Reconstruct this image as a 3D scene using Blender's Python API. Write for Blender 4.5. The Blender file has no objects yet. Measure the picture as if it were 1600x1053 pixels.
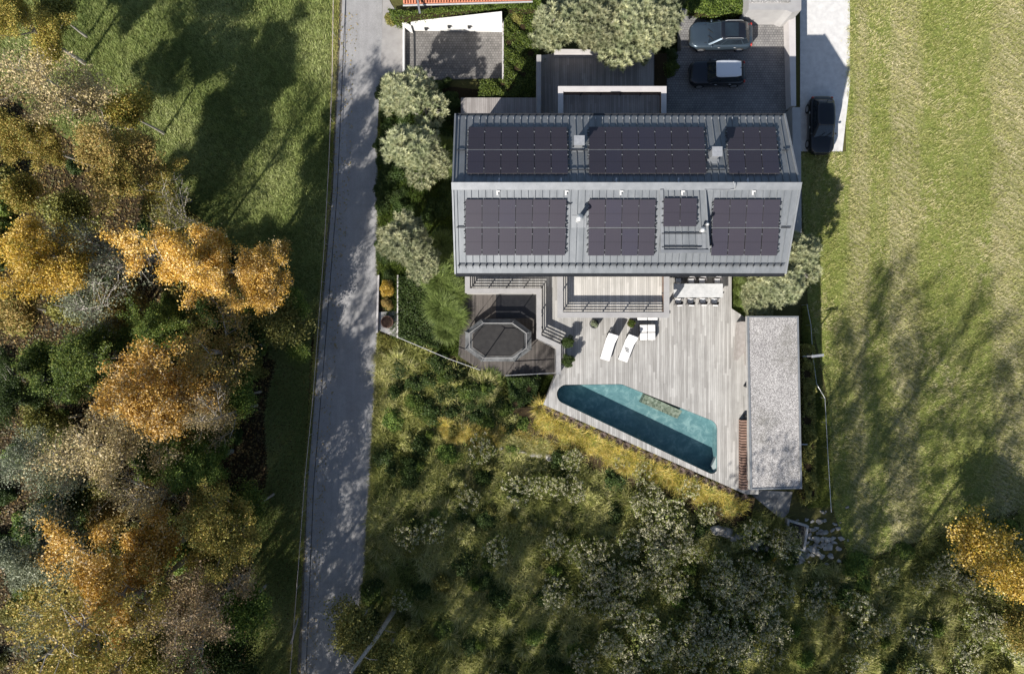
import bpy, bmesh, math, random
import numpy as np
from mathutils import Vector, Matrix
from mathutils.geometry import tessellate_polygon

# ---------------------------------------------------------------- camera, sky, sun, exposure
S = bpy.context.scene
COL = S.collection
H = 50.0; F = 1600*24/36.0; CX, CY = 800.0, 526.5
cam_d = bpy.data.cameras.new('camera'); cam_d.lens = 24; cam_d.sensor_width = 36
cam_d.clip_start = 0.5; cam_d.clip_end = 2000
cam = bpy.data.objects.new('camera', cam_d); cam.location = (0, 0, H); cam.rotation_euler = (0, 0, 0)
COL.objects.link(cam); S.camera = cam
SUN_EL = math.radians(35.0); SUN_AZ = math.radians(35.0)      # shadows run up the picture, turned to the right
world = bpy.data.worlds.new('World'); S.world = world; world.use_nodes = True
wn = world.node_tree
sky = wn.nodes.new('ShaderNodeTexSky'); sky.sky_type = 'NISHITA'; sky.sun_disc = False
sky.sun_elevation = SUN_EL; sky.sun_rotation = SUN_AZ + math.pi
wn.links.new(sky.outputs[0], wn.nodes['Background'].inputs[0])
wn.nodes['Background'].inputs[1].default_value = 0.072
sl = bpy.data.lights.new('sun', 'SUN'); sl.energy = 5.0; sl.angle = math.radians(0.5); sl.color = (1.0, 0.955, 0.89)
so = bpy.data.objects.new('sun', sl); COL.objects.link(so); so.location = (-40, -60, 60)
SHD = Vector((math.sin(SUN_AZ)*math.cos(SUN_EL), math.cos(SUN_AZ)*math.cos(SUN_EL), -math.sin(SUN_EL)))
so.rotation_euler = SHD.to_track_quat('-Z', 'Y').to_euler()
S.view_settings.view_transform = 'Standard'; S.view_settings.look = 'None'
S.view_settings.exposure = 0.66; S.view_settings.gamma = 1
S.render.resolution_x = 1024; S.render.resolution_y = 673
S.cycles.max_bounces = 6; S.cycles.transparent_max_bounces = 12; S.cycles.diffuse_bounces = 2
S.cycles.caustics_reflective = False; S.cycles.caustics_refractive = False

rnd = random.Random(7)
rng = np.random.default_rng(11)

def P(px, py, z=0.0):
    s = (H-z)/F
    return Vector(((px-CX)*s, (CY-py)*s, z))
def P2(px, py, z=0.0):
    v = P(px, py, z); return (v.x, v.y)
def poly(pts, z=0.0): return [P2(a, b, z) for a, b in pts]

# ---------------------------------------------------------------- materials
def srgb(r, g, b):
    f = lambda c: (c/255/12.92) if c/255 <= .04045 else ((c/255+.055)/1.055)**2.4
    return (f(r), f(g), f(b), 1)
MATS = {}
class NT:
    def __init__(s, name):
        s.m = bpy.data.materials.new(name); s.m.use_nodes = True; s.t = s.m.node_tree
        s.b = s.t.nodes['Principled BSDF']; MATS[name] = s.m
    def n(s, typ, **kw):
        nd = s.t.nodes.new(typ)
        for k, v in kw.items():
            if k.startswith('i_'):
                key = k[2:]; key = int(key) if key.isdigit() else key
                nd.inputs[key].default_value = v
            else: setattr(nd, k, v)
        return nd
    def l(s, a, b): s.t.links.new(a, b)
    def math(s, op, a, b=None, c=None):
        nd = s.n('ShaderNodeMath', operation=op)
        for i, x in enumerate((a, b, c)):
            if x is None: continue
            if isinstance(x, (int, float)): nd.inputs[i].default_value = x
            else: s.l(x, nd.inputs[i])
        return nd.outputs[0]
    def pos(s): return s.n('ShaderNodeNewGeometry').outputs['Position']
    def mapped(s, scale=(1, 1, 1), rot=(0, 0, 0), loc=(0, 0, 0)):
        mp = s.n('ShaderNodeMapping'); s.l(s.pos(), mp.inputs[0])
        mp.inputs['Scale'].default_value = scale; mp.inputs['Rotation'].default_value = rot; mp.inputs['Location'].default_value = loc
        return mp.outputs[0]
    def noise(s, vec, scale, detail=4, rough=.55, dist=0):
        nd = s.n('ShaderNodeTexNoise'); s.l(vec, nd.inputs['Vector'])
        nd.inputs['Scale'].default_value = scale; nd.inputs['Detail'].default_value = detail
        nd.inputs['Roughness'].default_value = rough; nd.inputs['Distortion'].default_value = dist
        return nd.outputs['Fac']
    def ramp(s, fac, stops, interp='LINEAR'):
        r = s.n('ShaderNodeValToRGB'); s.l(fac, r.inputs[0]); cr = r.color_ramp; cr.interpolation = interp
        while len(cr.elements) < len(stops): cr.elements.new(.5)
        for e, (p, c) in zip(cr.elements, stops):
            e.position = p; e.color = c if len(c) == 4 else (*c, 1)
        return r.outputs[0]
    def mix(s, fac, a, b, mode='MIX'):
        nd = s.n('ShaderNodeMix', data_type='RGBA', blend_type=mode)
        for idx, x in ((0, fac), (6, a), (7, b)):
            if isinstance(x, (int, float)): nd.inputs[idx].default_value = x
            elif isinstance(x, tuple): nd.inputs[idx].default_value = x if len(x) == 4 else (*x, 1)
            else: s.l(x, nd.inputs[idx])
        return nd.outputs[2]
    def bump(s, h, strength=.3, dist=.02):
        b = s.n('ShaderNodeBump'); b.inputs['Strength'].default_value = strength; b.inputs['Distance'].default_value = dist
        s.l(h, b.inputs['Height']); s.l(b.outputs[0], s.b.inputs['Normal'])
    def set(s, col=None, rough=None, metal=None, spec=None):
        if col is not None:
            if isinstance(col, tuple): s.b.inputs['Base Color'].default_value = col if len(col) == 4 else (*col, 1)
            else: s.l(col, s.b.inputs['Base Color'])
        if rough is not None: s.b.inputs['Roughness'].default_value = rough
        if metal is not None: s.b.inputs['Metallic'].default_value = metal
        if spec is not None: s.b.inputs['Specular IOR Level'].default_value = spec
        return s

def c(*a): return (*a, 1)
def simple(name, a, b=None, scale=3, rough=.6, metal=0, bump=0, detail=5, spec=.5):
    t = NT(name); b = b or tuple(min(1, x*1.3) for x in a)
    nz = t.noise(t.pos(), scale, detail)
    t.set(t.ramp(nz, [(.3, c(*a)), (.7, c(*b))]), rough, metal, spec)
    if bump: t.bump(t.noise(t.pos(), scale*6, 3), bump, .02)
    return t.m

def leafmat(name, cols, transl=.25, rough=.55, shift=.12):
    t = NT(name)
    at = t.n('ShaderNodeAttribute', attribute_name='v')
    col = t.ramp(at.outputs['Fac'], [(i/(len(cols)-1), c(*k)) for i, k in enumerate(cols)])
    oi = t.n('ShaderNodeObjectInfo')
    hs = t.n('ShaderNodeHueSaturation'); t.l(col, hs.inputs['Color'])
    t.l(t.math('MULTIPLY_ADD', oi.outputs['Random'], shift*.06, .5-shift*.02), hs.inputs['Hue'])
    t.l(t.math('MULTIPLY_ADD', oi.outputs['Random'], shift*3, 1-shift*1.5), hs.inputs['Value'])
    t.l(hs.outputs[0], t.b.inputs['Base Color']); t.b.inputs['Roughness'].default_value = rough
    t.b.inputs['Specular IOR Level'].default_value = .3
    tr = t.n('ShaderNodeBsdfTranslucent'); t.l(hs.outputs[0], tr.inputs[0])
    mx = t.n('ShaderNodeMixShader'); mx.inputs[0].default_value = transl
    t.l(t.b.outputs[0], mx.inputs[1]); t.l(tr.outputs[0], mx.inputs[2])
    t.l(mx.outputs[0], t.t.nodes['Material Output'].inputs[0])
    return t.m

# ground (earth + grass base)
def ground_mat():
    t = NT('ground_earth'); p = t.pos()
    a = t.noise(p, .35, 6, .6); b = t.noise(p, 4, 5, .7)
    col = t.mix(a, c(.06, .075, .018), c(.13, .13, .04))
    col = t.mix(t.math('MULTIPLY', b, .8), col, c(.075, .055, .032))
    t.set(col, .95, 0, .1); t.bump(b, .6, .12); return t.m
def floor_mat():
    t = NT('forest_floor'); p = t.pos()
    a = t.noise(p, 1.2, 6, .7); v = t.n('ShaderNodeTexVoronoi'); t.l(p, v.inputs[0]); v.inputs['Scale'].default_value = 6
    col = t.mix(a, c(.022, .016, .010), c(.05, .036, .018))
    spot = t.ramp(v.outputs['Distance'], [(.0, (1, 1, 1)), (.12, (1, 1, 1)), (.2, (0, 0, 0))])
    col = t.mix(t.math('MULTIPLY', spot, .5), col, c(.17, .10, .035))
    t.set(col, .95, 0, .1); t.bump(a, .6, .1); return t.m
def meadow_left():
    t = NT('meadow_green'); p = t.pos()
    big = t.noise(p, .22, 4, .6); mid = t.noise(t.mapped((1.2, .8, 1), (0, 0, .5)), 1.4, 6, .7, 1.0); fine = t.noise(p, 9, 5, .8)
    col = t.ramp(mid, [(.3, c(.08, .11, .02)), (.5, c(.18, .23, .05)), (.7, c(.32, .36, .12))])
    col = t.mix(t.ramp(big, [(.4, (0, 0, 0)), (.65, (.6, .6, .6))]), col, c(.14, .15, .04))
    col = t.mix(.55, col, t.ramp(fine, [(.3, c(.03, .04, .01)), (.7, c(.26, .27, .11))]))
    t.set(col, .95, 0, .1); t.bump(t.mix(.5, mid, fine), .9, .2); return t.m
def meadow_right():
    t = NT('meadow_mown'); p = t.pos()
    big = t.noise(t.mapped((1, .16, 1), (0, 0, .06)), .5, 4, .6)      # long mowing lanes
    ch = t.noise(t.mapped((1.1, 2.6, 1), (0, 0, .75)), 1.3, 5, .7, 1.4)
    fine = t.noise(p, 8, 5, .8)
    w = t.n('ShaderNodeTexWave', wave_type='BANDS', bands_direction='Y', wave_profile='SAW')
    t.l(t.mapped((1, 1, 1), (0, 0, .55)), w.inputs[0]); w.inputs['Scale'].default_value = .95; w.inputs['Distortion'].default_value = 7
    w.inputs['Detail'].default_value = 3; w.inputs['Detail Scale'].default_value = 2.0
    sx = t.n('ShaderNodeSeparateXYZ'); t.l(t.pos(), sx.inputs[0]); wob = t.math('MULTIPLY_ADD', t.noise(t.mapped((1, .3, 1)), .5, 3), 1.6, t.math('ADD', sx.outputs['X'], -.8))
    k0, k1 = (0, 0, 0), (1, 1, 1); lx = lambda px: ((px-CX)/21.33-24)/18
    lane = t.ramp(t.math('DIVIDE', t.math('SUBTRACT', wob, 24), 18), [(lx(1325), k0), (lx(1345), k1), (lx(1362), k0), (lx(1385), k0), (lx(1402), k1), (lx(1425), k1), (lx(1445), k0), (lx(1545), k0), (lx(1570), k1), (lx(1595), k1), (lx(1620), k0)])
    big = t.mix(.28, big, lane)
    dry = t.ramp(big, [(.36, (0, 0, 0)), (.54, (1, 1, 1))])
    green = t.ramp(ch, [(.3, c(.10, .14, .02)), (.52, c(.22, .28, .05)), (.72, c(.34, .38, .09))])
    tan = t.ramp(t.mix(.5, ch, w.outputs['Fac']), [(.3, c(.16, .17, .05)), (.5, c(.35, .33, .15)), (.75, c(.56, .50, .29))])
    col = t.mix(dry, green, tan)
    col = t.mix(.38, col, t.ramp(fine, [(.3, c(.06, .07, .02)), (.7, c(.36, .34, .15))]))
    t.set(col, .95, 0, .1); t.bump(t.mix(.5, ch, fine), .9, .2); return t.m
def asphalt():
    t = NT('road_asphalt'); p = t.pos()
    a = t.noise(t.mapped((1, .05, 1), (0, 0, .03)), 2.2, 4, .6); f = t.noise(p, 22, 4, .8); b = t.noise(p, .5, 5, .6)
    col = t.ramp(a, [(.3, c(.22, .215, .22)), (.7, c(.33, .325, .325))])
    col = t.mix(t.math('MULTIPLY', b, .5), col, c(.40, .385, .37))
    pt_ = t.ramp(t.noise(p, .9, 7, .75), [(.45, (0, 0, 0)), (.6, (.55, .55, .55))]); col = t.mix(pt_, col, c(.20, .195, .19))
    col = t.mix(.3, col, t.ramp(f, [(.3, c(.12, .12, .12)), (.7, c(.5, .49, .48))]))
    t.set(col, .9, 0, .2); t.bump(f, .3, .02); return t.m
def planks(name, base, light, dark, w=.145, along='Y'):
    t = NT(name); p = t.pos(); sp = t.n('ShaderNodeSeparateXYZ'); t.l(p, sp.inputs[0])
    ax, ay = ('X', 'Y') if along == 'Y' else ('Y', 'X')
    u = t.math('DIVIDE', sp.outputs[ax], w); idx = t.math('FLOOR', u); fr = t.math('FRACT', u)
    wn1 = t.n('ShaderNodeTexWhiteNoise', noise_dimensions='1D'); t.l(idx, wn1.inputs['W'])
    seg = t.math('FLOOR', t.math('MULTIPLY_ADD', sp.outputs[ay], .27, t.math('MULTIPLY', wn1.outputs[0], 7.3)))
    wn2 = t.n('ShaderNodeTexWhiteNoise', noise_dimensions='2D'); cb = t.n('ShaderNodeCombineXYZ')
    t.l(idx, cb.inputs[0]); t.l(seg, cb.inputs[1]); t.l(cb.outputs[0], wn2.inputs['Vector'])
    col = t.ramp(wn2.outputs[0], [(0, c(*dark)), (.45, c(*base)), (1, c(*light))])
    sc = (1, .04, 1) if along == 'Y' else (.04, 1, 1)
    g = t.noise(t.mapped(sc), 16, 5, .7); blot = t.noise(p, .5, 5, .65)
    col = t.mix(.5, col, t.ramp(g, [(.3, c(*dark)), (.7, c(*light))]))
    col = t.mix(t.ramp(blot, [(.45, (0, 0, 0)), (.7, (.45, .45, .45))]), col, c(*[x*.62 for x in base]))
    gap = t.ramp(fr, [(0, (1, 1, 1)), (.06, (0, 0, 0)), (.94, (0, 0, 0)), (1, (1, 1, 1))])
    col = t.mix(t.math('MULTIPLY', gap, .75), col, c(.03, .027, .025))
    t.set(col, .8, 0, .25); t.bump(t.math('SUBTRACT', 1, gap), .5, .01); return t.m
def cobbles(name, a, b, size=.16, mortar=(.05, .048, .045)):
    t = NT(name); br = t.n('ShaderNodeTexBrick')
    t.l(t.mapped((1, 1, 1)), br.inputs['Vector']); br.inputs['Scale'].default_value = 1
    br.inputs['Brick Width'].default_value = size*1.1; br.inputs['Row Height'].default_value = size
    br.inputs['Mortar Size'].default_value = size*.09
    br.inputs['Color1'].default_value = c(*a); br.inputs['Color2'].default_value = c(*b); br.inputs['Mortar'].default_value = c(*mortar)
    nz = t.noise(t.pos(), 1.1, 5, .6)
    col = t.mix(.35, br.outputs[0], t.ramp(nz, [(.3, c(*[x*.7 for x in a])), (.7, c(*[min(1, x*1.3) for x in b]))]))
    t.set(col, .85, 0, .25); t.bump(br.outputs['Fac'], -.4, .02); return t.m
def gravel(name, stops, scale=14, bump=.8):
    t = NT(name); v = t.n('ShaderNodeTexVoronoi'); t.l(t.pos(), v.inputs[0]); v.inputs['Scale'].default_value = scale
    wn_ = t.n('ShaderNodeSeparateColor'); t.l(v.outputs['Color'], wn_.inputs[0])
    col = t.ramp(wn_.outputs[0], stops); big = t.noise(t.pos(), .8, 4)
    col = t.mix(t.math('MULTIPLY', big, .35), col, stops[0][1]); moss = t.ramp(t.noise(t.pos(), .45, 7, .75), [(.52, (0, 0, 0)), (.68, (.5, .5, .5))]); col = t.mix(moss, col, c(.12, .115, .09))
    t.set(col, .9, 0, .2); t.bump(v.outputs['Distance'], -bump, .05); return t.m
def metal_roof():
    t = NT('roof_zinc'); p = t.pos(); sp = t.n('ShaderNodeSeparateXYZ'); t.l(p, sp.inputs[0])
    idx = t.math('FLOOR', t.math('DIVIDE', t.math('ADD', sp.outputs['X'], 3.6), .43))
    w = t.n('ShaderNodeTexWhiteNoise', noise_dimensions='1D'); t.l(idx, w.inputs['W'])
    col = t.ramp(w.outputs[0], [(0, c(.165, .178, .19)), (1, c(.215, .228, .24))])
    nz = t.noise(t.mapped((1, .4, 1)), 1.8, 6, .7)
    col = t.mix(.35, col, t.ramp(nz, [(.35, c(.14, .15, .16)), (.7, c(.26, .27, .28))]))
    st = t.ramp(t.noise(t.mapped((1, .07, 1)), 5, 6, .8), [(.5, (0, 0, 0)), (.72, (.45, .45, .45))]); col = t.mix(st, col, c(.10, .11, .115))
    t.set(col, .5, .25, .4); t.bump(nz, .15, .02); return t.m
def panel_mat():
    t = NT('solar_cells'); tc = t.n('ShaderNodeTexCoord'); uv = tc.outputs['UV']; sp = t.n('ShaderNodeSeparateXYZ'); t.l(uv, sp.inputs[0])
    fx = t.math('FRACT', t.math('MULTIPLY', sp.outputs[0], 6)); fy = t.math('FRACT', t.math('MULTIPLY', sp.outputs[1], 10))
    ln = t.math('MAXIMUM', t.math('LESS_THAN', fx, .06), t.math('LESS_THAN', fy, .06))
    mid = t.math('LESS_THAN', t.math('ABSOLUTE', t.math('SUBTRACT', sp.outputs[1], .5)), .012)
    oi = t.n('ShaderNodeObjectInfo')
    base = t.ramp(oi.outputs['Random'], [(0, c(.036, .034, .046)), (.5, c(.043, .038, .049)), (1, c(.038, .037, .056))])
    nz = t.noise(t.pos(), 1.6, 5, .6)
    base = t.mix(t.math('MULTIPLY', nz, .5), base, c(.052, .046, .056))
    col = t.mix(t.math('MULTIPLY', ln, .35), base, c(.025, .02, .03)); col = t.mix(t.math('MULTIPLY', mid, .6), col, c(.02, .018, .022))
    t.set(col, .38, 0, .3); return t.m
def water_mat():
    t = NT('pool_water'); nt = t.t
    tr = t.n('ShaderNodeBsdfTransparent'); tr.inputs[0].default_value = c(.81, .895, .895)
    gl = t.n('ShaderNodeBsdfGlossy'); gl.inputs['Roughness'].default_value = .05
    fr = t.n('ShaderNodeFresnel'); fr.inputs[0].default_value = 1.33
    bp = t.n('ShaderNodeBump'); bp.inputs['Strength'].default_value = .5; bp.inputs['Distance'].default_value = .04
    t.l(t.noise(t.mapped((1, 1.6, 1), (0, 0, .5)), 4, 4, .6, .8), bp.inputs['Height'])
    t.l(bp.outputs[0], gl.inputs['Normal']); t.l(bp.outputs[0], fr.inputs['Normal'])
    mx = t.n('ShaderNodeMixShader'); t.l(fr.outputs[0], mx.inputs[0]); t.l(tr.outputs[0], mx.inputs[1]); t.l(gl.outputs[0], mx.inputs[2])
    t.l(mx.outputs[0], nt.nodes['Material Output'].inputs[0]); return t.m
def basin_mat():
    t = NT('pool_plaster'); p = t.pos()
    n1 = t.noise(p, 1.5, 8, .72, .5)
    col = t.ramp(n1, [(.32, c(.11, .20, .22)), (.5, c(.17, .275, .29)), (.7, c(.38, .48, .47))])
    t.set(col, .8, 0, .2); return t.m

M = {}
M['ground'] = ground_mat(); M['floor'] = floor_mat(); M['mead_l'] = meadow_left(); M['mead_r'] = meadow_right()
M['asphalt'] = asphalt()
M['apron'] = simple('driveway_asphalt', (.27, .255, .245), (.34, .325, .31), 1.5, .9, bump=.3)
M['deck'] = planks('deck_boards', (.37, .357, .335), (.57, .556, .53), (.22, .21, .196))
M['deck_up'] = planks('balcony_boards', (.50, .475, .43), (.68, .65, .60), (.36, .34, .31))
M['deck_shaded'] = planks('shaded_court_boards', (.10, .088, .08), (.17, .15, .135), (.05, .045, .04))  # board colour darkened to carry the shade lying over the court
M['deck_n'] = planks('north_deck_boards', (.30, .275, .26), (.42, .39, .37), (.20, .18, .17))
M['cob_dk'] = cobbles('parking_cobbles', (.17, .165, .165), (.26, .25, .24), .17)
M['cob_lt'] = cobbles('court_cobbles', (.135, .128, .12), (.225, .212, .20), .18)
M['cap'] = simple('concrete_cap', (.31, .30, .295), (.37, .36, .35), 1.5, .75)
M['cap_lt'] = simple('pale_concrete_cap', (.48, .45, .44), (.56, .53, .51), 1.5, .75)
M['concrete'] = simple('concrete', (.30, .29, .28), (.42, .41, .39), 2, .85, bump=.2)
M['drive'] = simple('pale_drive', (.52, .505, .49), (.66, .645, .62), 2.5, .9, bump=.25, detail=8)
M['white_wall'] = simple('white_render', (.60, .59, .57), (.72, .71, .68), 2, .8)
M['wall'] = simple('house_render', (.30, .29, .28), (.36, .35, .33), 2, .8)
M['slat'] = simple('slat_wood', (.10, .055, .035), (.18, .105, .07), 5, .7)
M['wood'] = simple('wood_panel', (.28, .255, .235), (.38, .35, .33), 4, .7)
M['zinc'] = metal_roof()
M['zinc_trim'] = simple('zinc_trim', (.20, .21, .22), (.27, .28, .29), 2, .5, .3)
M['dkmetal'] = simple('dark_metal', (.03, .032, .036), (.05, .052, .056), 4, .5, .4)
M['ltmetal'] = simple('galvanised_steel', (.5, .5, .5), (.65, .65, .64), 6, .4, .6)
M['panel'] = panel_mat()
M['pframe'] = simple('panel_frame', (.05, .045, .05), (.07, .065, .07), 4, .5)
M['gravel'] = gravel('roof_gravel', [(0, c(.14, .13, .13)), (.3, c(.30, .285, .275)), (.7, c(.44, .42, .40)), (1, c(.72, .69, .66))], 26.0, .4)
M['water'] = water_mat(); M['basin'] = basin_mat()
M['stone'] = simple('stone', (.16, .15, .135), (.48, .455, .41), 2.0, .85, bump=.8, detail=9)
M['stone_uw'] = gravel('step_stone', [(0, c(.12, .13, .09)), (.5, c(.27, .26, .19)), (1, c(.46, .43, .34))], 7.0, .4)
M['marble'] = simple('marble', (.46, .465, .46), (.60, .60, .59), 3, .4, detail=8)
M['cushion'] = simple('white_cushion', (.64, .63, .615), (.74, .73, .72), 5, .85)
M['wicker'] = simple('dark_wicker', (.05, .045, .045), (.11, .10, .10), 30, .8, bump=.4)
M['net'] = None
M['pad'] = simple('grey_padding', (.05, .052, .052), (.19, .195, .195), 2.2, .6)
M['mat'] = simple('trampoline_mat', (.030, .028, .028), (.05, .047, .045), 3, .8)
M['glass'] = simple('window_glass', (.015, .02, .025), (.02, .026, .032), 1, .08, spec=.8)
M['carglass'] = simple('car_glass', (.012, .016, .022), (.02, .03, .04), 1, .1, spec=.8)
M['rubber'] = simple('tyre_rubber', (.015, .015, .015), (.03, .03, .03), 6, .85)
M['rim'] = simple('alloy', (.4, .4, .42), (.5, .5, .5), 6, .35, .7)
M['lamp'] = simple('lamp_glass', (.6, .62, .64), (.75, .76, .78), 8, .15)
M['tail'] = simple('tail_red', (.30, .015, .01), (.4, .03, .02), 8, .3)
def paint(n, a, metal=.3):
    t = NT(n); t.set(c(*a), .34, metal, .5); t.b.inputs['Coat Weight'].default_value = .6; t.b.inputs['Coat Roughness'].default_value = .06
    nz = t.noise(t.pos(), 3, 6, .7); t.l(t.math('MULTIPLY_ADD', nz, .25, .22), t.b.inputs['Roughness']); return t.m
M['p_blue'] = paint('car_paint_steel', (.05, .072, .095), .45)
M['p_dark'] = paint('car_paint_dark', (.012, .014, .02))
M['p_black'] = paint('car_paint_black', (.010, .011, .014))
M['p_white'] = paint('car_paint_white', (.72, .73, .76), 0)
M['tile'] = simple('clay_tile', (.40, .13, .07), (.58, .24, .14), 5, .8)
M['bark'] = simple('bark', (.24, .215, .19), (.40, .37, .33), 5, .9, bump=.5)
M['bark_pale'] = simple('pale_bark', (.30, .27, .24), (.46, .42, .38), 5, .9)
M['terracotta'] = simple('rust_pot', (.10, .055, .035), (.17, .09, .06), 8, .8)
M['pot'] = simple('grey_pot', (.07, .07, .07), (.13, .13, .125), 5, .7)
M['rope'] = simple('fence_tape', (.55, .40, .37), (.75, .68, .66), 12, .7)
# leaves
M['l_orange'] = leafmat('leaf_orange', [(.34, .19, .03), (.62, .37, .06), (.77, .50, .14), (.90, .72, .42)])
M['l_yellow'] = leafmat('leaf_yellow', [(.20, .19, .03), (.54, .35, .04), (.74, .50, .10), (.86, .66, .28)])
M['l_gold'] = leafmat('leaf_gold', [(.12, .14, .025), (.32, .27, .05), (.56, .40, .11), (.34, .36, .09)])
M['l_brown'] = leafmat('leaf_brown', [(.15, .13, .03), (.32, .23, .06), (.50, .34, .12), (.28, .29, .08)])
M['l_tan'] = leafmat('leaf_tan', [(.24, .19, .09), (.42, .33, .17), (.60, .48, .28), (.44, .36, .12)])
M['l_green'] = leafmat('leaf_green', [(.04, .075, .015), (.10, .16, .03), (.20, .27, .05), (.32, .36, .08)])
M['l_dkgreen'] = leafmat('leaf_dark_green', [(.03, .05, .012), (.055, .09, .02), (.10, .14, .035)])
M['l_greygreen'] = leafmat('leaf_grey_green', [(.09, .11, .06), (.18, .205, .125), (.30, .33, .215), (.42, .43, .31)])
M['l_olive'] = leafmat('leaf_olive', [(.09, .095, .02), (.20, .195, .045), (.34, .31, .09), (.20, .23, .06)])
M['l_red'] = leafmat('leaf_dull_red', [(.24, .18, .08), (.44, .32, .17), (.58, .43, .28), (.36, .30, .12)])
M['l_litter'] = leafmat('fallen_leaf', [(.06, .04, .02), (.14, .085, .03), (.10, .10, .035), (.34, .21, .07)], .1)
M['l_pine'] = leafmat('needle_silver', [(.13, .16, .07), (.29, .32, .17), (.46, .47, .28), (.62, .60, .34)], .18)
M['l_hedge'] = leafmat('leaf_hedge', [(.035, .06, .010), (.085, .125, .02), (.18, .23, .04)])
M['l_bamboo'] = leafmat('leaf_bamboo', [(.06, .09, .02), (.15, .20, .045), (.30, .36, .11)])
M['l_fount'] = leafmat('fountain_grass', [(.16, .17, .03), (.42, .36, .06), (.64, .46, .09), (.80, .62, .26), (.28, .32, .06)])
M['l_weed'] = leafmat('weed_leaf', [(.055, .075, .018), (.13, .16, .035), (.27, .30, .07), (.24, .22, .08)])
M['l_seed'] = leafmat('seed_head', [(.26, .25, .15), (.46, .44, .29), (.66, .61, .43)])
M['l_tuss'] = leafmat('tussock_blade', [(.13, .15, .03), (.30, .31, .08), (.50, .47, .18), (.66, .59, .32)])
M['l_mead_l'] = leafmat('grass_blade_green', [(.10, .14, .035), (.23, .28, .08), (.38, .42, .15), (.54, .55, .27)])
M['l_mead_r'] = leafmat('grass_blade_dry', [(.17, .20, .04), (.33, .355, .095), (.49, .48, .18), (.64, .57, .31), (.80, .70, .48)])
M['l_purple'] = leafmat('purple_grass', [(.12, .09, .08), (.24, .18, .16), (.36, .28, .24)])
def netmat():
    t = NT('safety_net'); tr = t.n('ShaderNodeBsdfTransparent'); mx = t.n('ShaderNodeMixShader')
    t.set(c(.03, .03, .03), .9); mx.inputs[0].default_value = .32
    t.l(tr.outputs[0], mx.inputs[1]); t.l(t.b.outputs[0], mx.inputs[2]); t.l(mx.outputs[0], t.t.nodes['Material Output'].inputs[0]); return t.m
M['net'] = netmat()

# ---------------------------------------------------------------- object helpers
def tag(o, label=None, cat=None, group=None, kind=None):
    if label: o['label'] = label
    if cat: o['category'] = cat
    if group: o['group'] = group
    if kind: o['kind'] = kind
    return o
def thing(name, label, cat, loc=(0, 0, 0), rz=0, group=None):
    o = bpy.data.objects.new(name, None); COL.objects.link(o); o.location = loc; o.rotation_euler = (0, 0, rz)
    o.empty_display_size = .2
    return tag(o, label, cat, group)
def link(name, me, parent=None, loc=None):
    o = bpy.data.objects.new(name, me); COL.objects.link(o)
    if parent: o.parent = parent
    if loc is not None: o.location = loc
    return o
def copy_tree(o, parent=None):
    k = o.copy(); COL.objects.link(k)
    if parent: k.parent = parent
    for ch in list(o.children): copy_tree(ch, k)
    return k

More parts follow.
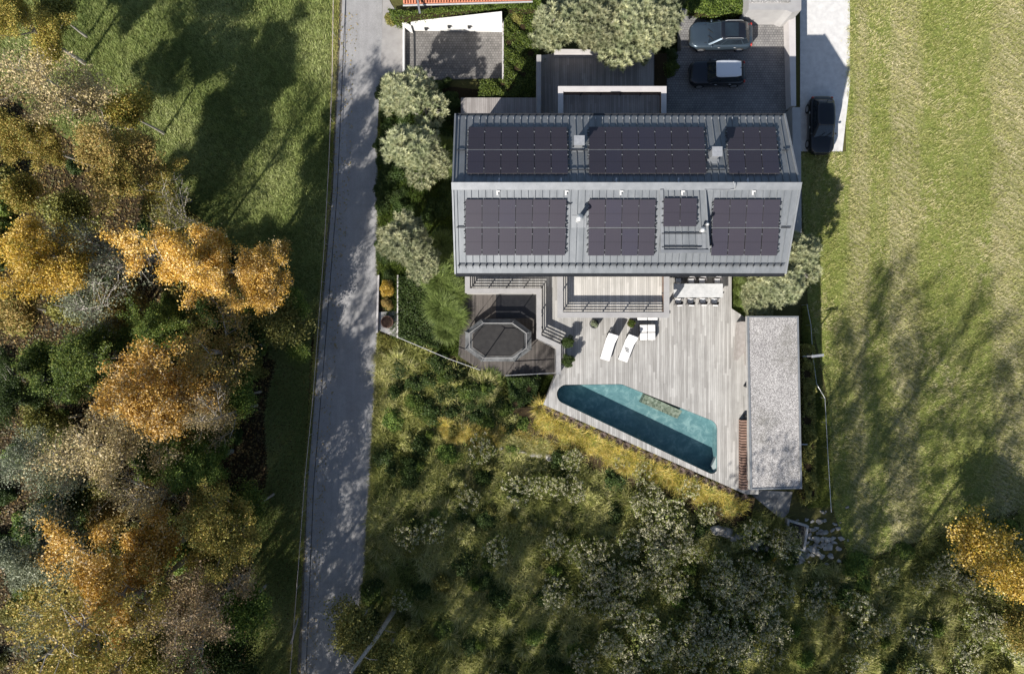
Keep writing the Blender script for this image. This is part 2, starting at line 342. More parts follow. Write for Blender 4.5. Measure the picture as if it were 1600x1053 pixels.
class MB:
    def __init__(s): s.v = []; s.f = []
    def add(s, vs, fs):
        n = len(s.v); s.v += [tuple(v) for v in vs]; s.f += [tuple(i+n for i in f) for f in fs]; return s
    def box(s, x0, x1, y0, y1, z0, z1, m=None):
        vs = [Vector(q) for q in ((x0,y0,z0),(x1,y0,z0),(x1,y1,z0),(x0,y1,z0),(x0,y0,z1),(x1,y0,z1),(x1,y1,z1),(x0,y1,z1))]
        if m is not None: vs = [m @ q for q in vs]
        return s.add(vs, [(3,2,1,0),(4,5,6,7),(0,1,5,4),(1,2,6,5),(2,3,7,6),(3,0,4,7)])
    def prism(s, pts, z0, z1, hole=None, bottom=True):
        if sum(a[0]*b[1]-b[0]*a[1] for a, b in zip(pts, pts[1:]+pts[:1])) < 0: pts = pts[::-1]
        loops = [pts] + ([hole] if hole else [])
        allp = [q for l_ in loops for q in l_]; N = len(allp)
        tris = tessellate_polygon([[Vector((q[0], q[1], 0)) for q in l_] for l_ in loops])
        vs = [(q[0], q[1], z1) for q in allp] + [(q[0], q[1], z0) for q in allp]
        fs = []
        for t in tris:
            a, b, d = (Vector(allp[i]) for i in t)
            if (b-a).cross(d-a) < 0: t = (t[0], t[2], t[1])
            fs.append(tuple(t))
            if bottom: fs.append((t[2]+N, t[1]+N, t[0]+N))
        off = 0
        for l_ in loops:
            k = len(l_)
            for i in range(k):
                a = off+i; b = off+(i+1) % k; fs.append((a+N, b+N, b, a))
            off += k
        return s.add(vs, fs)
    def bar(s, a, b, w, h):      # square bar between two points (w sideways, h upward)
        a = Vector(a); b = Vector(b); d = (b-a); L = d.length
        if L < 1e-6: return s
        q = d.to_track_quat('X', 'Z').to_matrix().to_4x4(); q.translation = a
        return s.box(0, L, -w/2, w/2, -h/2, h/2, q)
    def tube(s, path, r, n=6, cap=True):
        path = [Vector(p) for p in path]; rs = r if isinstance(r, (list, tuple)) else [r]*len(path)
        rings = []
        for i, p in enumerate(path):
            d = (path[min(i+1, len(path)-1)]-path[max(i-1, 0)])
            d = d.normalized() if d.length > 1e-9 else Vector((0, 0, 1))
            u = d.orthogonal().normalized() if abs(d.z) > .99 or abs(d.z) < .01 else d.cross(Vector((0, 0, 1))).normalized()
            w = d.cross(u)
            rings.append([p+(u*math.cos(2*math.pi*k/n)+w*math.sin(2*math.pi*k/n))*rs[i] for k in range(n)])
        vs = [q for r_ in rings for q in r_]; fs = []
        for i in range(len(path)-1):
            for k in range(n):
                k2 = (k+1) % n; fs.append((i*n+k, i*n+k2, (i+1)*n+k2, (i+1)*n+k))
        if cap: fs += [tuple(range(n))[::-1], tuple(range((len(path)-1)*n, len(path)*n))]
        return s.add(vs, fs)
    def lathe(s, prof, n=20, cx=0, cy=0, sy=1):
        vs = []; fs = []
        for r, z in prof: vs += [(cx+r*math.cos(2*math.pi*k/n), cy+sy*r*math.sin(2*math.pi*k/n), z) for k in range(n)]
        for i in range(len(prof)-1):
            for k in range(n):
                k2 = (k+1) % n; fs.append((i*n+k, i*n+k2, (i+1)*n+k2, (i+1)*n+k))
        fs += [tuple(range(n))[::-1], tuple(range((len(prof)-1)*n, len(prof)*n))]
        return s.add(vs, fs)
    def ellipsoid(s, c0, rx, ry, rz, n=12, m=7, rot=0):
        vs = []; fs = []
        for i in range(m+1):
            th = math.pi*i/m
            for k in range(n):
                ph = 2*math.pi*k/n; x = rx*math.sin(th)*math.cos(ph); y = ry*math.sin(th)*math.sin(ph)
                vs.append((c0[0]+x*math.cos(rot)-y*math.sin(rot), c0[1]+x*math.sin(rot)+y*math.cos(rot), c0[2]+rz*math.cos(th)))
        for i in range(m):
            for k in range(n): k2 = (k+1) % n; fs.append((i*n+k, (i+1)*n+k, (i+1)*n+k2, i*n+k2))
        return s.add(vs, fs)
    def mesh(s, name, mat, smooth=False):
        me = bpy.data.meshes.new(name); me.from_pydata(s.v, [], s.f); me.materials.append(mat)
        if smooth: me.polygons.foreach_set('use_smooth', [True]*len(me.polygons))
        me.update(); return me
    def build(s, name, mat, parent=None, bevel=0, smooth=False, loc=None):
        o = link(name, s.mesh(name, mat, smooth), parent, loc)
        if bevel:
            b = o.modifiers.new('bevel', 'BEVEL'); b.width = bevel; b.segments = 2; b.limit_method = 'ANGLE'
        return o

def npmesh(name, V, Q, v, mats, midx=None):
    """V (n,3), Q (m,4) quads, v per-face value"""
    me = bpy.data.meshes.new(name)
    me.vertices.add(len(V)); me.vertices.foreach_set('co', np.asarray(V, np.float32).ravel())
    k = Q.shape[1]
    me.loops.add(Q.size); me.loops.foreach_set('vertex_index', Q.astype(np.int32).ravel())
    me.polygons.add(len(Q)); me.polygons.foreach_set('loop_start', np.arange(0, Q.size, k, dtype=np.int32))
    at = me.attributes.new('v', 'FLOAT', 'FACE'); at.data.foreach_set('value', np.asarray(v, np.float32))
    for m in mats: me.materials.append(m)
    if midx is not None: me.polygons.foreach_set('material_index', np.asarray(midx, np.int32))
    me.update(calc_edges=True); return me

def leaf_quads(C, size, up=.6, aspect=.6, r=rng):
    n = len(C); N = r.normal(size=(n, 3)); N[:, 2] = np.abs(N[:, 2])+up; N /= np.linalg.norm(N, axis=1)[:, None]
    T = np.cross(N, r.normal(size=(n, 3))); T /= np.linalg.norm(T, axis=1)[:, None]+1e-9; B = np.cross(N, T)
    s = size*(.6+.8*r.random(n))[:, None]
    V = np.stack([C-T*s*.5, C+B*s*.5*aspect, C+T*s*.5, C-B*s*.5*aspect], 1).reshape(-1, 3)
    return V, np.arange(n*4).reshape(n, 4)
def blades(base, az, L, lean, w, seg=3, droop=.5, r=rng):
    """curved blades; all arrays of length n"""
    n = len(base); D = np.stack([np.cos(az), np.sin(az), np.zeros(n)], 1); Sd = np.stack([-np.sin(az), np.cos(az), np.zeros(n)], 1)
    V = np.zeros((n, 2*(seg+1), 3))
    for i in range(seg+1):
        t = i/seg; out = L*lean*t**1.25; up = L*(t*(1-lean*.5)-droop*lean*t*t)
        c0 = base+D*out[:, None]+np.array([0, 0, 1.])*up[:, None]; ww = (w*(1-t*.92)/2)[:, None] if i else (w*.35)[:, None]
        V[:, 2*i] = c0-Sd*ww; V[:, 2*i+1] = c0+Sd*ww
    o = (np.arange(n)*2*(seg+1))[:, None]; Q = []
    for i in range(seg): Q.append(np.concatenate([o+2*i, o+2*i+1, o+2*i+3, o+2*i+2], 1))
    Q = np.stack(Q, 1).reshape(-1, 4)
    return V.reshape(-1, 3), Q, seg
def inside(pts, pl):
    x, y = pts[:, 0], pts[:, 1]; ins = np.zeros(len(pts), bool); n = len(pl); j = n-1
    for i in range(n):
        xi, yi = pl[i]; xj, yj = pl[j]
        cnd = ((yi > y) != (yj > y)) & (x < (xj-xi)*(y-yi)/((yj-yi) or 1e-9)+xi); ins ^= cnd; j = i
    return ins
def sample_poly(pl, n, r=rng):
    a = np.array(pl); lo, hi = a.min(0), a.max(0); out = []
    while sum(map(len, out)) < n:
        q = lo+(hi-lo)*r.random((n*2, 2)); out.append(q[inside(q, pl)])
    return np.concatenate(out)[:n]

def struct(name, mb, m, label=None): return tag(mb.build(name, m), label, None, None, 'structure')

# ---------------------------------------------------------------- the setting: ground, meadows, road, paving
g = MB(); g.add([(-400, -400, 0), (400, -400, 0), (400, 400, 0), (-400, 400, 0)], [(0, 1, 2, 3)])
struct('ground', g, M['ground'])
ML = [(-120, -400), (521, -400), (521, 0), (513, 300), (500, 470), (430, 500), (400, 420), (300, 330), (150, 250), (-120, 60)]
MS = [(440, 540), (486, 560), (474, 745), (464, 900), (440, 1090), (380, 1090), (395, 860), (420, 740), (415, 640)]; ME = [(425, 470), (497, 470), (480, 580), (420, 560)]
MR = [(1322, -400), (2600, -400), (2600, 700), (1640, 780), (1480, 830), (1330, 880), (1303, 800), (1293, 620), (1262, 470), (1250, 240), (1322, 237)]
def sheet(name, pts, z, m, label=None): mb = MB(); mb.prism(poly(pts), z-.02, z, bottom=False); return struct(name, mb, m, label)
sheet('forest_floor', [(-900, 1900), (-900, 60), (-120, 60), (150, 250), (300, 330), (500, 480), (474, 760), (455, 1060), (430, 1900)], .006, M['floor'])
sheet('meadow', ML, .010, M['mead_l']); sheet('meadow', MS, .010, M['mead_l']); sheet('meadow', ME, .010, M['mead_l']); sheet('meadow', MR, .010, M['mead_r'])
sheet('verge', [(521, -400), (537, -400), (537, 0), (522, 250), (500, 540), (482, 760), (470, 1060), (440, 1500), (428, 1500), (455, 1060), (474, 760), (495, 540), (513, 300), (521, 0)], .014, simple('verge_dirt', (.10, .085, .06), (.24, .21, .16), 2.5, .95, bump=.5))
ROAD = [(535, -400), (535, 0), (520, 300), (499, 540), (481, 760), (470, 1053), (455, 1500), (535, 1500), (556, 1060), (573, 880), (583, 700), (590, 520), (592, 400), (590, 200), (597, 60), (599, -400)]
sheet('road', ROAD, .030, M['asphalt'])
sheet('driveway', [(598, -20), (612, 8), (631, 34), (631, 112), (600, 128), (592, 150), (597, 60)], .034, M['apron'])
mb = MB()
for a, b in (((527, 300), (508, 540)), ((508, 540), (490, 760)), ((490, 760), (478, 1053)), ((540, 0), (527, 300))): mb.bar(P(*a, .034), P(*b, .034), .05, .004)
struct('road_seam', mb, M['dkmetal'])
sheet('gravel_drive', [(1250, -400), (1326, -400), (1328, 130), (1316, 237), (1250, 237)], .030, M['drive'])
sheet('parking_yard', [(1064, 14), (1170, 14), (1236, 14), (1240, 190), (1040, 190), (1064, 100)], .022, M['cob_dk'])
sheet('garage_court', [(631, 46), (785, 48), (785, 123), (650, 126), (631, 118)], .040, M['cob_lt'])
sheet('garden_path', [(1165, 765), (1238, 768), (1232, 800), (1222, 812), (1195, 790)], .05, simple('worn_concrete', (.10, .10, .095), (.36, .35, .33), 1.2, .9, bump=.5, detail=9))
sheet('garden_bed', [(592, 430), (622, 430), (622, 560), (600, 620), (588, 560)], .02, M['floor'])
sheet('planting_soil', [(600, 125), (840, 150), (712, 190), (712, 600), (612, 560), (597, 430), (595, 200)], .012, M['floor'])
# ---------------------------------------------------------------- levels
ZD = 1.6; ZU = 4.3; ZC = .25; ZP = 1.2                      # terrace, upper balconies, sunken court, parking
def pslab(name, pts, z0, z1, m, label=None, hole=None):
    mb = MB(); mb.prism(poly(pts, z1), z0, z1, poly(hole, z1) if hole else None); return struct(name, mb, m, label)
def arc(cx, cy, r, a0, a1, n=6): return [(cx+r*math.cos(math.radians(a0+(a1-a0)*i/n)), cy-r*math.sin(math.radians(a0+(a1-a0)*i/n))) for i in range(n+1)]
POOL = arc(885, 616, 15, 180, 95) + arc(968, 618, 18, 88, 62, 3) + arc(1105, 671, 16, 62, 0) + arc(1112, 731, 9, 0, -115, 6) + arc(885, 616, 15, 243, 200, 4)
DECK = [(728, 423), (728, 452), (841, 452), (841, 531), (870, 546), (870, 583), (849, 632), (1165, 772), (1185, 772), (1185, 497), (1166, 497), (1143, 482), (1143, 423)]
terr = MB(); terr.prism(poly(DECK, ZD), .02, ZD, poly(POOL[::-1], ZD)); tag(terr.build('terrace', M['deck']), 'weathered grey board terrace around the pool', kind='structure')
pslab('court', [(722, 450), (843, 450), (843, 530), (872, 545), (872, 585), (790, 589), (752, 579), (716, 556)], .02, ZC, M['deck_shaded'])
pslab('court_inlay', [(775, 457), (838, 457), (838, 497), (775, 497)], .1, ZC+.02, simple('black_slab', (.018, .018, .02), (.03, .03, .032), 4, .35))
pslab('parking', [(1064, 14), (1236, 14), (1240, 190), (1040, 190), (1040, 86), (1064, 80)], .02, ZP, M['cob_dk'])
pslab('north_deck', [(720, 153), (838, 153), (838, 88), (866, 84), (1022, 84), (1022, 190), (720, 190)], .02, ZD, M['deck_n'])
pslab('planting_bed', [(1022, 84), (1042, 84), (1042, 190), (1022, 190)], .02, ZD-.2, M['floor'])

# sloping planted bank below the pool edge
bk = MB(); e = [(700, 640, 0), (770, 640, .1), (849, 634, 1.35), (1165, 776, 1.35), (1180, 778, 1.2)]
off = [(-8, 36), (-10, 48), (-22, 62), (-14, 62), (-6, 30)]
A = [P(x, y, z) for x, y, z in e]; B = [P(x+o[0], y+o[1], .02) for (x, y, z), o in zip(e, off)]
bk.add(A+B, [(i, i+len(A), i+1+len(A), i+1) for i in range(len(A)-1)])
struct('bank', bk, M['floor'])

# ---------------------------------------------------------------- swimming pool
sp = thing('swimming_pool', 'narrow five sided plunge pool with teal water sunk in the grey terrace', 'pool', P(1000, 665, .1))
def rel(o, root): o.location = tuple(-q for q in root.location); return o
def part(mb, name, m, root, **k): o = mb.build(name, m, root, **k); rel(o, root); return o
pw = poly(POOL, ZD); cxy = (sum(q[0] for q in pw)/len(pw), sum(q[1] for q in pw)/len(pw))
mb = MB(); mb.prism(pw, .35, .40); n = len(pw)
for i in range(n):
    a, b = pw[i], pw[(i+1) % n]; mb.add([(*a, .40), (*b, .40), (*b, ZD-.004), (*a, ZD-.004)], [(0, 1, 2, 3)])
mb.v = [(cxy[0]+(a-cxy[0])*.993, cxy[1]+(b-cxy[1])*.990, z_) for a, b, z_ in mb.v]
part(mb, 'basin', M['basin'], sp)
mb = MB(); mb.add([(*q, 1.48) for q in pw], [tuple(range(n))]); part(mb, 'water', M['water'], sp)
mb = MB(); mb.prism(poly([(1008, 616), (1066, 642), (1058, 654), (1002, 629)], 1.3), .15, 1.32); part(mb, 'stone_step', M['stone_uw'], sp)
mb = MB(); mb.prism(poly([(1120, 712), (1120, 733), (1116, 739), (1112, 728)], 1.4), 1.0, 1.4); part(mb, 'skimmer_cover', M['cap_lt'], sp)

# ---------------------------------------------------------------- house
EZ = 6.9; SL = 2.0/5.13; YS = 4.02; YN = 13.96; YR = 9.15
def onS(px, py, up=0):
    a = EZ+up-YS*SL; s = (H-a)/(F+SL*(CY-py)); return Vector(((px-CX)*s, (CY-py)*s, H-F*s))
def onN(px, py, up=0):
    a = EZ+up+YN*SL; s = (H-a)/(F-SL*(CY-py)); return Vector(((px-CX)*s, (CY-py)*s, H-F*s))
xw, xe = -3.56, 17.35
house = thing('house', 'long dark grey zinc roofed house with gabled roof beside the terrace', 'house', (6.9, 9.1, 0))
mb = MB(); mb.add([(xw+.35, 4.5, .02), (xe-.7, 4.5, .02), (xe-.7, 13.5, .02), (xw+.35, 13.5, .02), (xw+.35, 4.5, 6.8), (xe-.7, 4.5, 6.8), (xe-.7, 13.5, 6.8), (xw+.35, 13.5, 6.8), (xw+.35, YR, 8.55), (xe-.7, YR, 8.55)],
       [(0, 1, 5, 4), (1, 2, 6, 9, 5), (2, 3, 7, 6), (3, 0, 4, 8, 7), (4, 5, 9, 8), (6, 7, 8, 9)])
part(mb, 'wall', M['wall'], house)
roof = MB()
zS = lambda y: EZ+(y-YS)*SL
zN = lambda y: EZ+(YN-y)*SL
NR = 9.3
def slab(mb, c4, th):      # c4 = corner points going round; th thickness downward
    lo = [Vector(q)-Vector((0, 0, th)) for q in c4]; return mb.add(list(c4)+lo, [(0, 1, 2, 3), (7, 6, 5, 4), (4, 5, 1, 0), (5, 6, 2, 1), (6, 7, 3, 2), (7, 4, 0, 3)])
slab(roof, [Vector((xw, YS, EZ)), Vector((xe-.1, YS, EZ)), Vector((xe, YR, zS(YR))), Vector((xw-.02, YR, zS(YR)))], .28)
slab(roof, [Vector((xw-.02, NR-.1, zN(NR-.1))), Vector((xe, NR-.1, zN(NR-.1))), Vector((xe-.15, YN, EZ)), Vector((xw, YN, EZ))], .28)
x = xw+.22; k = 0
while x < xe-.3:
    roof.add(*(lambda a: a)(([Vector((x-.016, YS+.28, zS(YS+.28))), Vector((x+.016, YS+.28, zS(YS+.28))), Vector((x+.016, YR-.12, zS(YR-.12))), Vector((x-.016, YR-.12, zS(YR-.12))),
        Vector((x-.016, YS+.28, zS(YS+.28)+.06)), Vector((x+.016, YS+.28, zS(YS+.28)+.06)), Vector((x+.016, YR-.12, zS(YR-.12)+.06)), Vector((x-.016, YR-.12, zS(YR-.12)+.06))], [(4, 5, 6, 7), (0, 1, 5, 4), (1, 2, 6, 5), (2, 3, 7, 6), (3, 0, 4, 7)])))
    roof.add([Vector((x-.016, YN-.1, zN(YN-.1))), Vector((x+.016, YN-.1, zN(YN-.1))), Vector((x+.016, NR, zN(NR))), Vector((x-.016, NR, zN(NR))),
        Vector((x-.016, YN-.1, zN(YN-.1)+.06)), Vector((x+.016, YN-.1, zN(YN-.1)+.06)), Vector((x+.016, NR, zN(NR)+.06)), Vector((x-.016, NR, zN(NR)+.06))], [(7, 6, 5, 4), (4, 5, 1, 0), (5, 6, 2, 1), (6, 7, 3, 2), (7, 4, 0, 3)])
    x += .43
roof_o = part(roof, 'roof', M['zinc'], house)
def sub(mb, name, m, **k): return mb.build(name, m, roof_o, **k)
mb = MB(); slab(mb, [Vector((xw-.08, YR-.30, zS(YR-.30)+.09)), Vector((xe+.06, YR-.30, zS(YR-.30)+.09)), Vector((xe+.06, YR+.12, zS(YR)+.16)), Vector((xw-.08, YR+.12, zS(YR)+.16))], .22)
sub(mb, 'ridge_cap', M['zinc_trim'])
for side in (0, 1):        # verge trims
    X0 = xw-.07 if side == 0 else xe-.04
    mb = MB(); dx = 0 if side == 0 else -.10
    slab(mb, [Vector((X0+dx, YS-.05, EZ+.07)), Vector((X0+dx+.10, YS-.05, EZ+.07)), Vector((X0+.10, YR-.3, zS(YR-.3)+.07)), Vector((X0, YR-.3, zS(YR-.3)+.07))], .30); sub(mb, 'verge_trim', M['zinc_trim'])
    mb = MB(); dx = 0 if side == 0 else -.15
    slab(mb, [Vector((X0, NR, zN(NR)+.07)), Vector((X0+.10, NR, zN(NR)+.07)), Vector((X0+.10+dx, YN+.12, EZ+.05)), Vector((X0+dx, YN+.12, EZ+.05))], .30); sub(mb, 'verge_trim', M['zinc_trim'])
mb = MB(); mb.box(xw, xe-.12, YS-.17, YS-.01, EZ-.16, EZ-.03); mb.box(xw, xe-.12, YS-.20, YS-.17, EZ-.16, EZ+.0); sub(mb, 'gutter', M['dkmetal'])
mb = MB(); mb.box(xw, xe-.16, YN+.01, YN+.17, EZ-.18, EZ-.05); sub(mb, 'gutter', M['dkmetal'])
mb = MB(); mb.bar((xw+.15, YS+.46, zS(YS+.46)+.12), (xe-.3, YS+.46, zS(YS+.46)+.12), .03, .03); mb.bar((xw+.15, YS+.46, zS(YS+.46)+.2), (xe-.3, YS+.46, zS(YS+.46)+.2), .03, .03)
x = xw+.22
while x < xe-.3: mb.box(x-.02, x+.02, YS+.40, YS+.5, zS(YS+.4), zS(YS+.4)+.20); x += .43
sub(mb, 'snow_guard', M['dkmetal'])
mb = MB(); x = xw+.22
while x < xe-.3: mb.box(x-.02, x+.02, YN-.26, YN-.14, zN(YN-.3)-.02, zN(YN-.3)+.06); x += .43
sub(mb, 'snow_guard', M['ltmetal'])
for px, py in ((777, 300), (884, 300), (969.5, 300), (1065.5, 300), (1176, 300)):
    p = onS(px, py, .05); mb = MB(); mb.box(p.x-.05, p.x+.05, p.y-.2, p.y+.2, p.z, p.z+.05); mb.box(p.x-.05, p.x+.16, p.y-.02, p.y+.06, p.z+.04, p.z+.09); sub(mb, 'safety_hook', M['white_wall'])
for px, py in ((780, 282.5), (877, 282.5), (963, 282.5), (1060, 282.5), (1168, 282.5)):
    p = onN(px, py, .08); mb = MB(); mb.box(p.x-.04, p.x+.04, p.y-.14, p.y+.14, p.z, p.z+.06); mb.box(p.x-.1, p.x+.04, p.y-.03, p.y+.03, p.z+.05, p.z+.1); sub(mb, 'safety_hook', M['ltmetal'])
for y0 in (235.0, 265.5):      # rails crossing the open strips of the north slope
    for (a, b) in ((713, 728), (890, 919), (1104, 1133), (1222, 1232)):
        if y0 > 250 and (a == 713 or a == 1222): continue
        mb = MB(); mb.bar(onN(a, y0, .12), onN(b, y0, .12), .05, .05); sub(mb, 'mounting_rail', M['dkmetal'])
for (a, b, y0) in ((713, 726, 355.5), (885, 893, 319), (1220, 1235, 356)):
    mb = MB(); mb.bar(onS(a, y0, .12), onS(b, y0, .12), .05, .05); sub(mb, 'mounting_rail', M['dkmetal'])
# dormer
dq = [onS(1031, 393), onS(1103, 393), onS(1101, 297), onS(1033, 297)]
lift = .62
top = [dq[0]+Vector((0, 0, lift)), dq[1]+Vector((0, 0, lift)), dq[2]+Vector((0, 0, .06)), dq[3]+Vector((0, 0, .06))]
mb = MB(); mb.add(dq+top, [(4, 5, 6, 7), (0, 1, 5, 4), (1, 2, 6, 5), (2, 3, 7, 6), (3, 0, 4, 7)])
for i in range(1, 7):
    t = i/7; a = top[0].lerp(top[1], t); b = top[3].lerp(top[2], t); mb.bar(a+Vector((0, .1, .035)), b+Vector((0, -.1, .035)), .03, .05)
dor = part(mb, 'dormer', M['zinc'], house)
mb = MB(); up = Vector((0, 0, .05))
mb.bar(top[0]+up, top[3]+up, .20, .10); mb.bar(top[0]+up+Vector((-.1, -.08, 0)), top[1]+up+Vector((.05, -.08, 0)), .20, .12); mb.bar(top[1]+up, top[2]+up, .08, .08)
mb.build('frame', M['zinc_trim'], dor)
mb = MB(); w_ = Vector((0, -.01, 0)); mb.add([dq[0].lerp(dq[1], .08)+w_+Vector((0, 0, .1)), dq[0].lerp(dq[1], .92)+w_+Vector((0, 0, .1)), dq[0].lerp(dq[1], .92)+w_+Vector((0, 0, .5)), dq[0].lerp(dq[1], .08)+w_+Vector((0, 0, .5))], [(0, 1, 2, 3)])
mb.build('window', M['glass'], dor)
def onD(px, py, up=0):
    nrm = (top[1]-top[0]).cross(top[3]-top[0]).normalized(); p0 = top[0]+nrm*up
    d = Vector(((px-CX)/F, (CY-py)/F, -1.0)); o = Vector((0, 0, H)); t = (p0-o).dot(nrm)/d.dot(nrm); return o+d*t
for y0 in (365, 386): mb = MB(); mb.bar(onD(1034, y0, .1), onD(1096, y0, .1), .05, .05); mb.build('mounting_rail', M['dkmetal'], dor)
# chimneys
def chimney(px, py, fn, w, d, h):
    p = fn(px, py); mb = MB(); mb.box(p.x-w/2, p.x+w/2, p.y-d/2, p.y+d/2, p.z-.4, p.z+h); o = part(mb, 'chimney', M['zinc_trim'], house, bevel=.02)
    m2 = MB(); m2.box(p.x-w/2-.07, p.x+w/2+.07, p.y-d/2-.07, p.y+d/2+.07, p.z+h+.12, p.z+h+.18)
    for sx in (-1, 1):
        for sy in (-1, 1): m2.box(p.x+sx*w*.4-.02, p.x+sx*w*.4+.02, p.y+sy*d*.4-.02, p.y+sy*d*.4+.02, p.z+h, p.z+h+.13)
    m2.build('chimney_cap', M['ltmetal'], o)
    m3 = MB(); m3.box(p.x-w/2-.12, p.x+w/2+.12, p.y-d/2-.3, p.y-d/2-.004, p.z-.1+.0, p.z+.20); m3.build('flashing', M['zinc_trim'], o)
chimney(903, 226, onN, .5, .45, .72); chimney(1113, 244, onN, .48, .45, .85)
def flue(px, py, fn, r, h, name='flue_pipe'):
    p = fn(px, py); mb = MB(); mb.lathe([(r, -.3), (r, h)], 16, p.x, p.y); mb.v = [(a, b, z+p.z) for a, b, z in mb.v]
    o = part(mb, name, M['ltmetal'], house, smooth=False)
    m2 = MB(); m2.lathe([(r*1.55, h+.05), (r*1.65, h+.10), (r*.9, h+.2), (r*.25, h+.24)], 16, p.x, p.y); m2.v = [(a, b, z+p.z) for a, b, z in m2.v]; m2.build('rain_cap', M['ltmetal'], o, smooth=False)
    return p
p = flue(903, 345, onS, .14, 1.05)
mb = MB(); q = [onS(893, 356, .03), onS(916, 356, .03), onS(916, 337, .03), onS(893, 337, .03)]; slab(mb, q, .03); part(mb, 'flashing', M['zinc_trim'], house)
flue(1095, 361, onD, .11, .45, 'vent_pipe'); flue(1101, 353, onD, .07, .55, 'vent_pipe')
mb = MB(); q = [onD(1090, 392, .03), onD(1103, 392, .03), onD(1103, 365, .03), onD(1090, 365, .03)]; slab(mb, q, .03); part(mb, 'flashing', M['zinc_trim'], house)
mb = MB(); mb.tube([onS(1146, 272+12, .3), onS(1149, 291, .35), onS(1148, 296, .2), onS(1140, 297, .12), onS(1104, 297, .12)], .025, 6); part(mb, 'cable', M['ltmetal'], house)
# windows of the facades (below the eaves)
def window(x0, x1, z0, z1, y, s):
    mb = MB(); 
    for a in ((x0, x1, z0, z0+.07), (x0, x1, z1-.07, z1), (x0, x0+.07, z0+.07, z1-.07), (x1-.07, x1, z0+.07, z1-.07), ((x0+x1)/2-.035, (x0+x1)/2+.035, z0+.07, z1-.07)): mb.box(a[0], a[1], min(y, y+s*.08), max(y, y+s*.08), a[2], a[3])
    o = part(mb, 'window', M['dkmetal'], house); m2 = MB(); m2.box(x0+.07, x1-.07, min(y+s*.01, y+s*.04), max(y+s*.01, y+s*.04), z0+.07, z1-.07); m2.build('pane', M['glass'], o)
for x0, x1, z0, z1 in ((-2.2, .8, 1.7, 3.9), (3.6, 9.8, 1.7, 3.9), (10.8, 13.6, 1.7, 3.9), (3.6, 9.8, 4.4, 6.4), (-2.2, .8, 4.6, 6.3), (11.5, 14.5, 4.9, 6.3)): window(x0, x1, z0, z1, 4.5, -1)
for x0, x1, z0, z1 in ((-2, 1, 4.9, 6.3), (4, 9.5, 4.4, 6.4), (3, 8, 1.7, 3.8), (12, 15, 4.9, 6.3)): window(x0, x1, z0, z1, 13.5, 1)
# balconies and parapets: broad concrete cap on a rail of horizontal slats
def offs(path, w):
    """band between a path and its parallel at distance w on the right hand side (mitred)"""
    pts = [Vector(q) for q in path]; out = []
    for i, p in enumerate(pts):
        ns = []
        if i > 0: d = (p-pts[i-1]).normalized(); ns.append(Vector((d.y, -d.x)))
        if i < len(pts)-1: d = (pts[i+1]-p).normalized(); ns.append(Vector((d.y, -d.x)))
        n = ns[0] if len(ns) == 1 else (ns[0]+ns[1]).normalized(); k = 1 if len(ns) == 1 else 1/max(.3, n.dot(ns[0]))
        out.append(p+n*w*k)
    return out
def parapet(name, path_px, ztop, zfloor, w, m, root, side=1, posts=1.4, capm='cap', zbase=None):
    path = poly(path_px, ztop); inner = offs(path, w*side)
    cap = MB(); n = len(path)
    for i in range(n-1):
        a, b, c_, d = path[i], path[i+1], inner[i+1], inner[i]
        quad = [a, b, (c_.x, c_.y), (d.x, d.y)]
        if side < 0: quad = quad[::-1]
        quad = quad[::-1]
        cap.add([(x, y, ztop) for x, y in quad]+[(x, y, ztop-.10) for x, y in quad], [(0, 1, 2, 3), (7, 6, 5, 4), (0, 4, 5, 1), (1, 5, 6, 2), (2, 6, 7, 3), (3, 7, 4, 0)])
    o = part(cap, name, M[capm], root)
    mid = offs(path, w*side*.72)
    sl = MB(); po = MB()
    for i in range(n-1):
        a, b = Vector(mid[i]), Vector(mid[i+1]); L = (b-a).length
        for k in range(5):
            z = zfloor+.12+k*.16; sl.bar((*a, z), (*b, z), .035, .06)
        m_ = max(1, round(L/posts))
        for j in range(m_+1): q = a.lerp(b, j/m_); po.box(q.x-.03, q.x+.03, q.y-.03, q.y+.03, zfloor-.02, ztop-.1)
    sl.build('slats', M['slat'], o); po.build('posts', M['dkmetal'], o)
    if zbase is not None:
        f1 = offs(path, w*side*.12); f2 = offs(path, w*side*.42); mb = MB()
        for i in range(n-1):
            quad = [f1[i], f1[i+1], f2[i+1], f2[i]]; quad = quad if side < 0 else quad
            mb.add([(q.x, q.y, zfloor-.03) for q in quad]+[(q.x, q.y, zbase) for q in quad], [(0, 1, 2, 3), (7, 6, 5, 4), (0, 4, 5, 1), (1, 5, 6, 2), (2, 6, 7, 3), (3, 7, 4, 0)])
        mb.build('retaining_wall', M['concrete'], o)
    return o
mb = MB(); mb.prism([P2(873, 425, ZU)]+[P2(873, 494, ZU), P2(1044, 494, ZU), P2(1044, 425, ZU)], ZU-.3, ZU); bal = part(mb, 'balcony', M['deck_up'], house)
parapet('balcony_parapet', [(871, 424), (871, 496.5), (1046, 496.5), (1046, 424)], ZU+1.0, ZU, .36, None, house, side=-1)
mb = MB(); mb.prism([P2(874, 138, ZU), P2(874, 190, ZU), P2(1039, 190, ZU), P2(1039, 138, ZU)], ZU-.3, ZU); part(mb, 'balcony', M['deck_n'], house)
parapet('balcony_parapet', [(872, 190), (872, 135), (1041.5, 135), (1041.5, 190)], ZU+1.0, ZU, .34, None, house, side=1, capm='cap_lt')
mb = MB(); mb.box(P2(712, 0, 6)[0]+.3, xe-.6, 4.12, 4.32, 5.9, 6.3); part(mb, 'beam', M['cap_lt'], house)
for px in (878, 1040):
    v = P(px, 488, 3); mb = MB(); mb.box(v.x-.1, v.x+.1, v.y-.1, v.y+.1, ZD, ZU-.3); part(mb, 'balcony_post', M['dkmetal'], house)

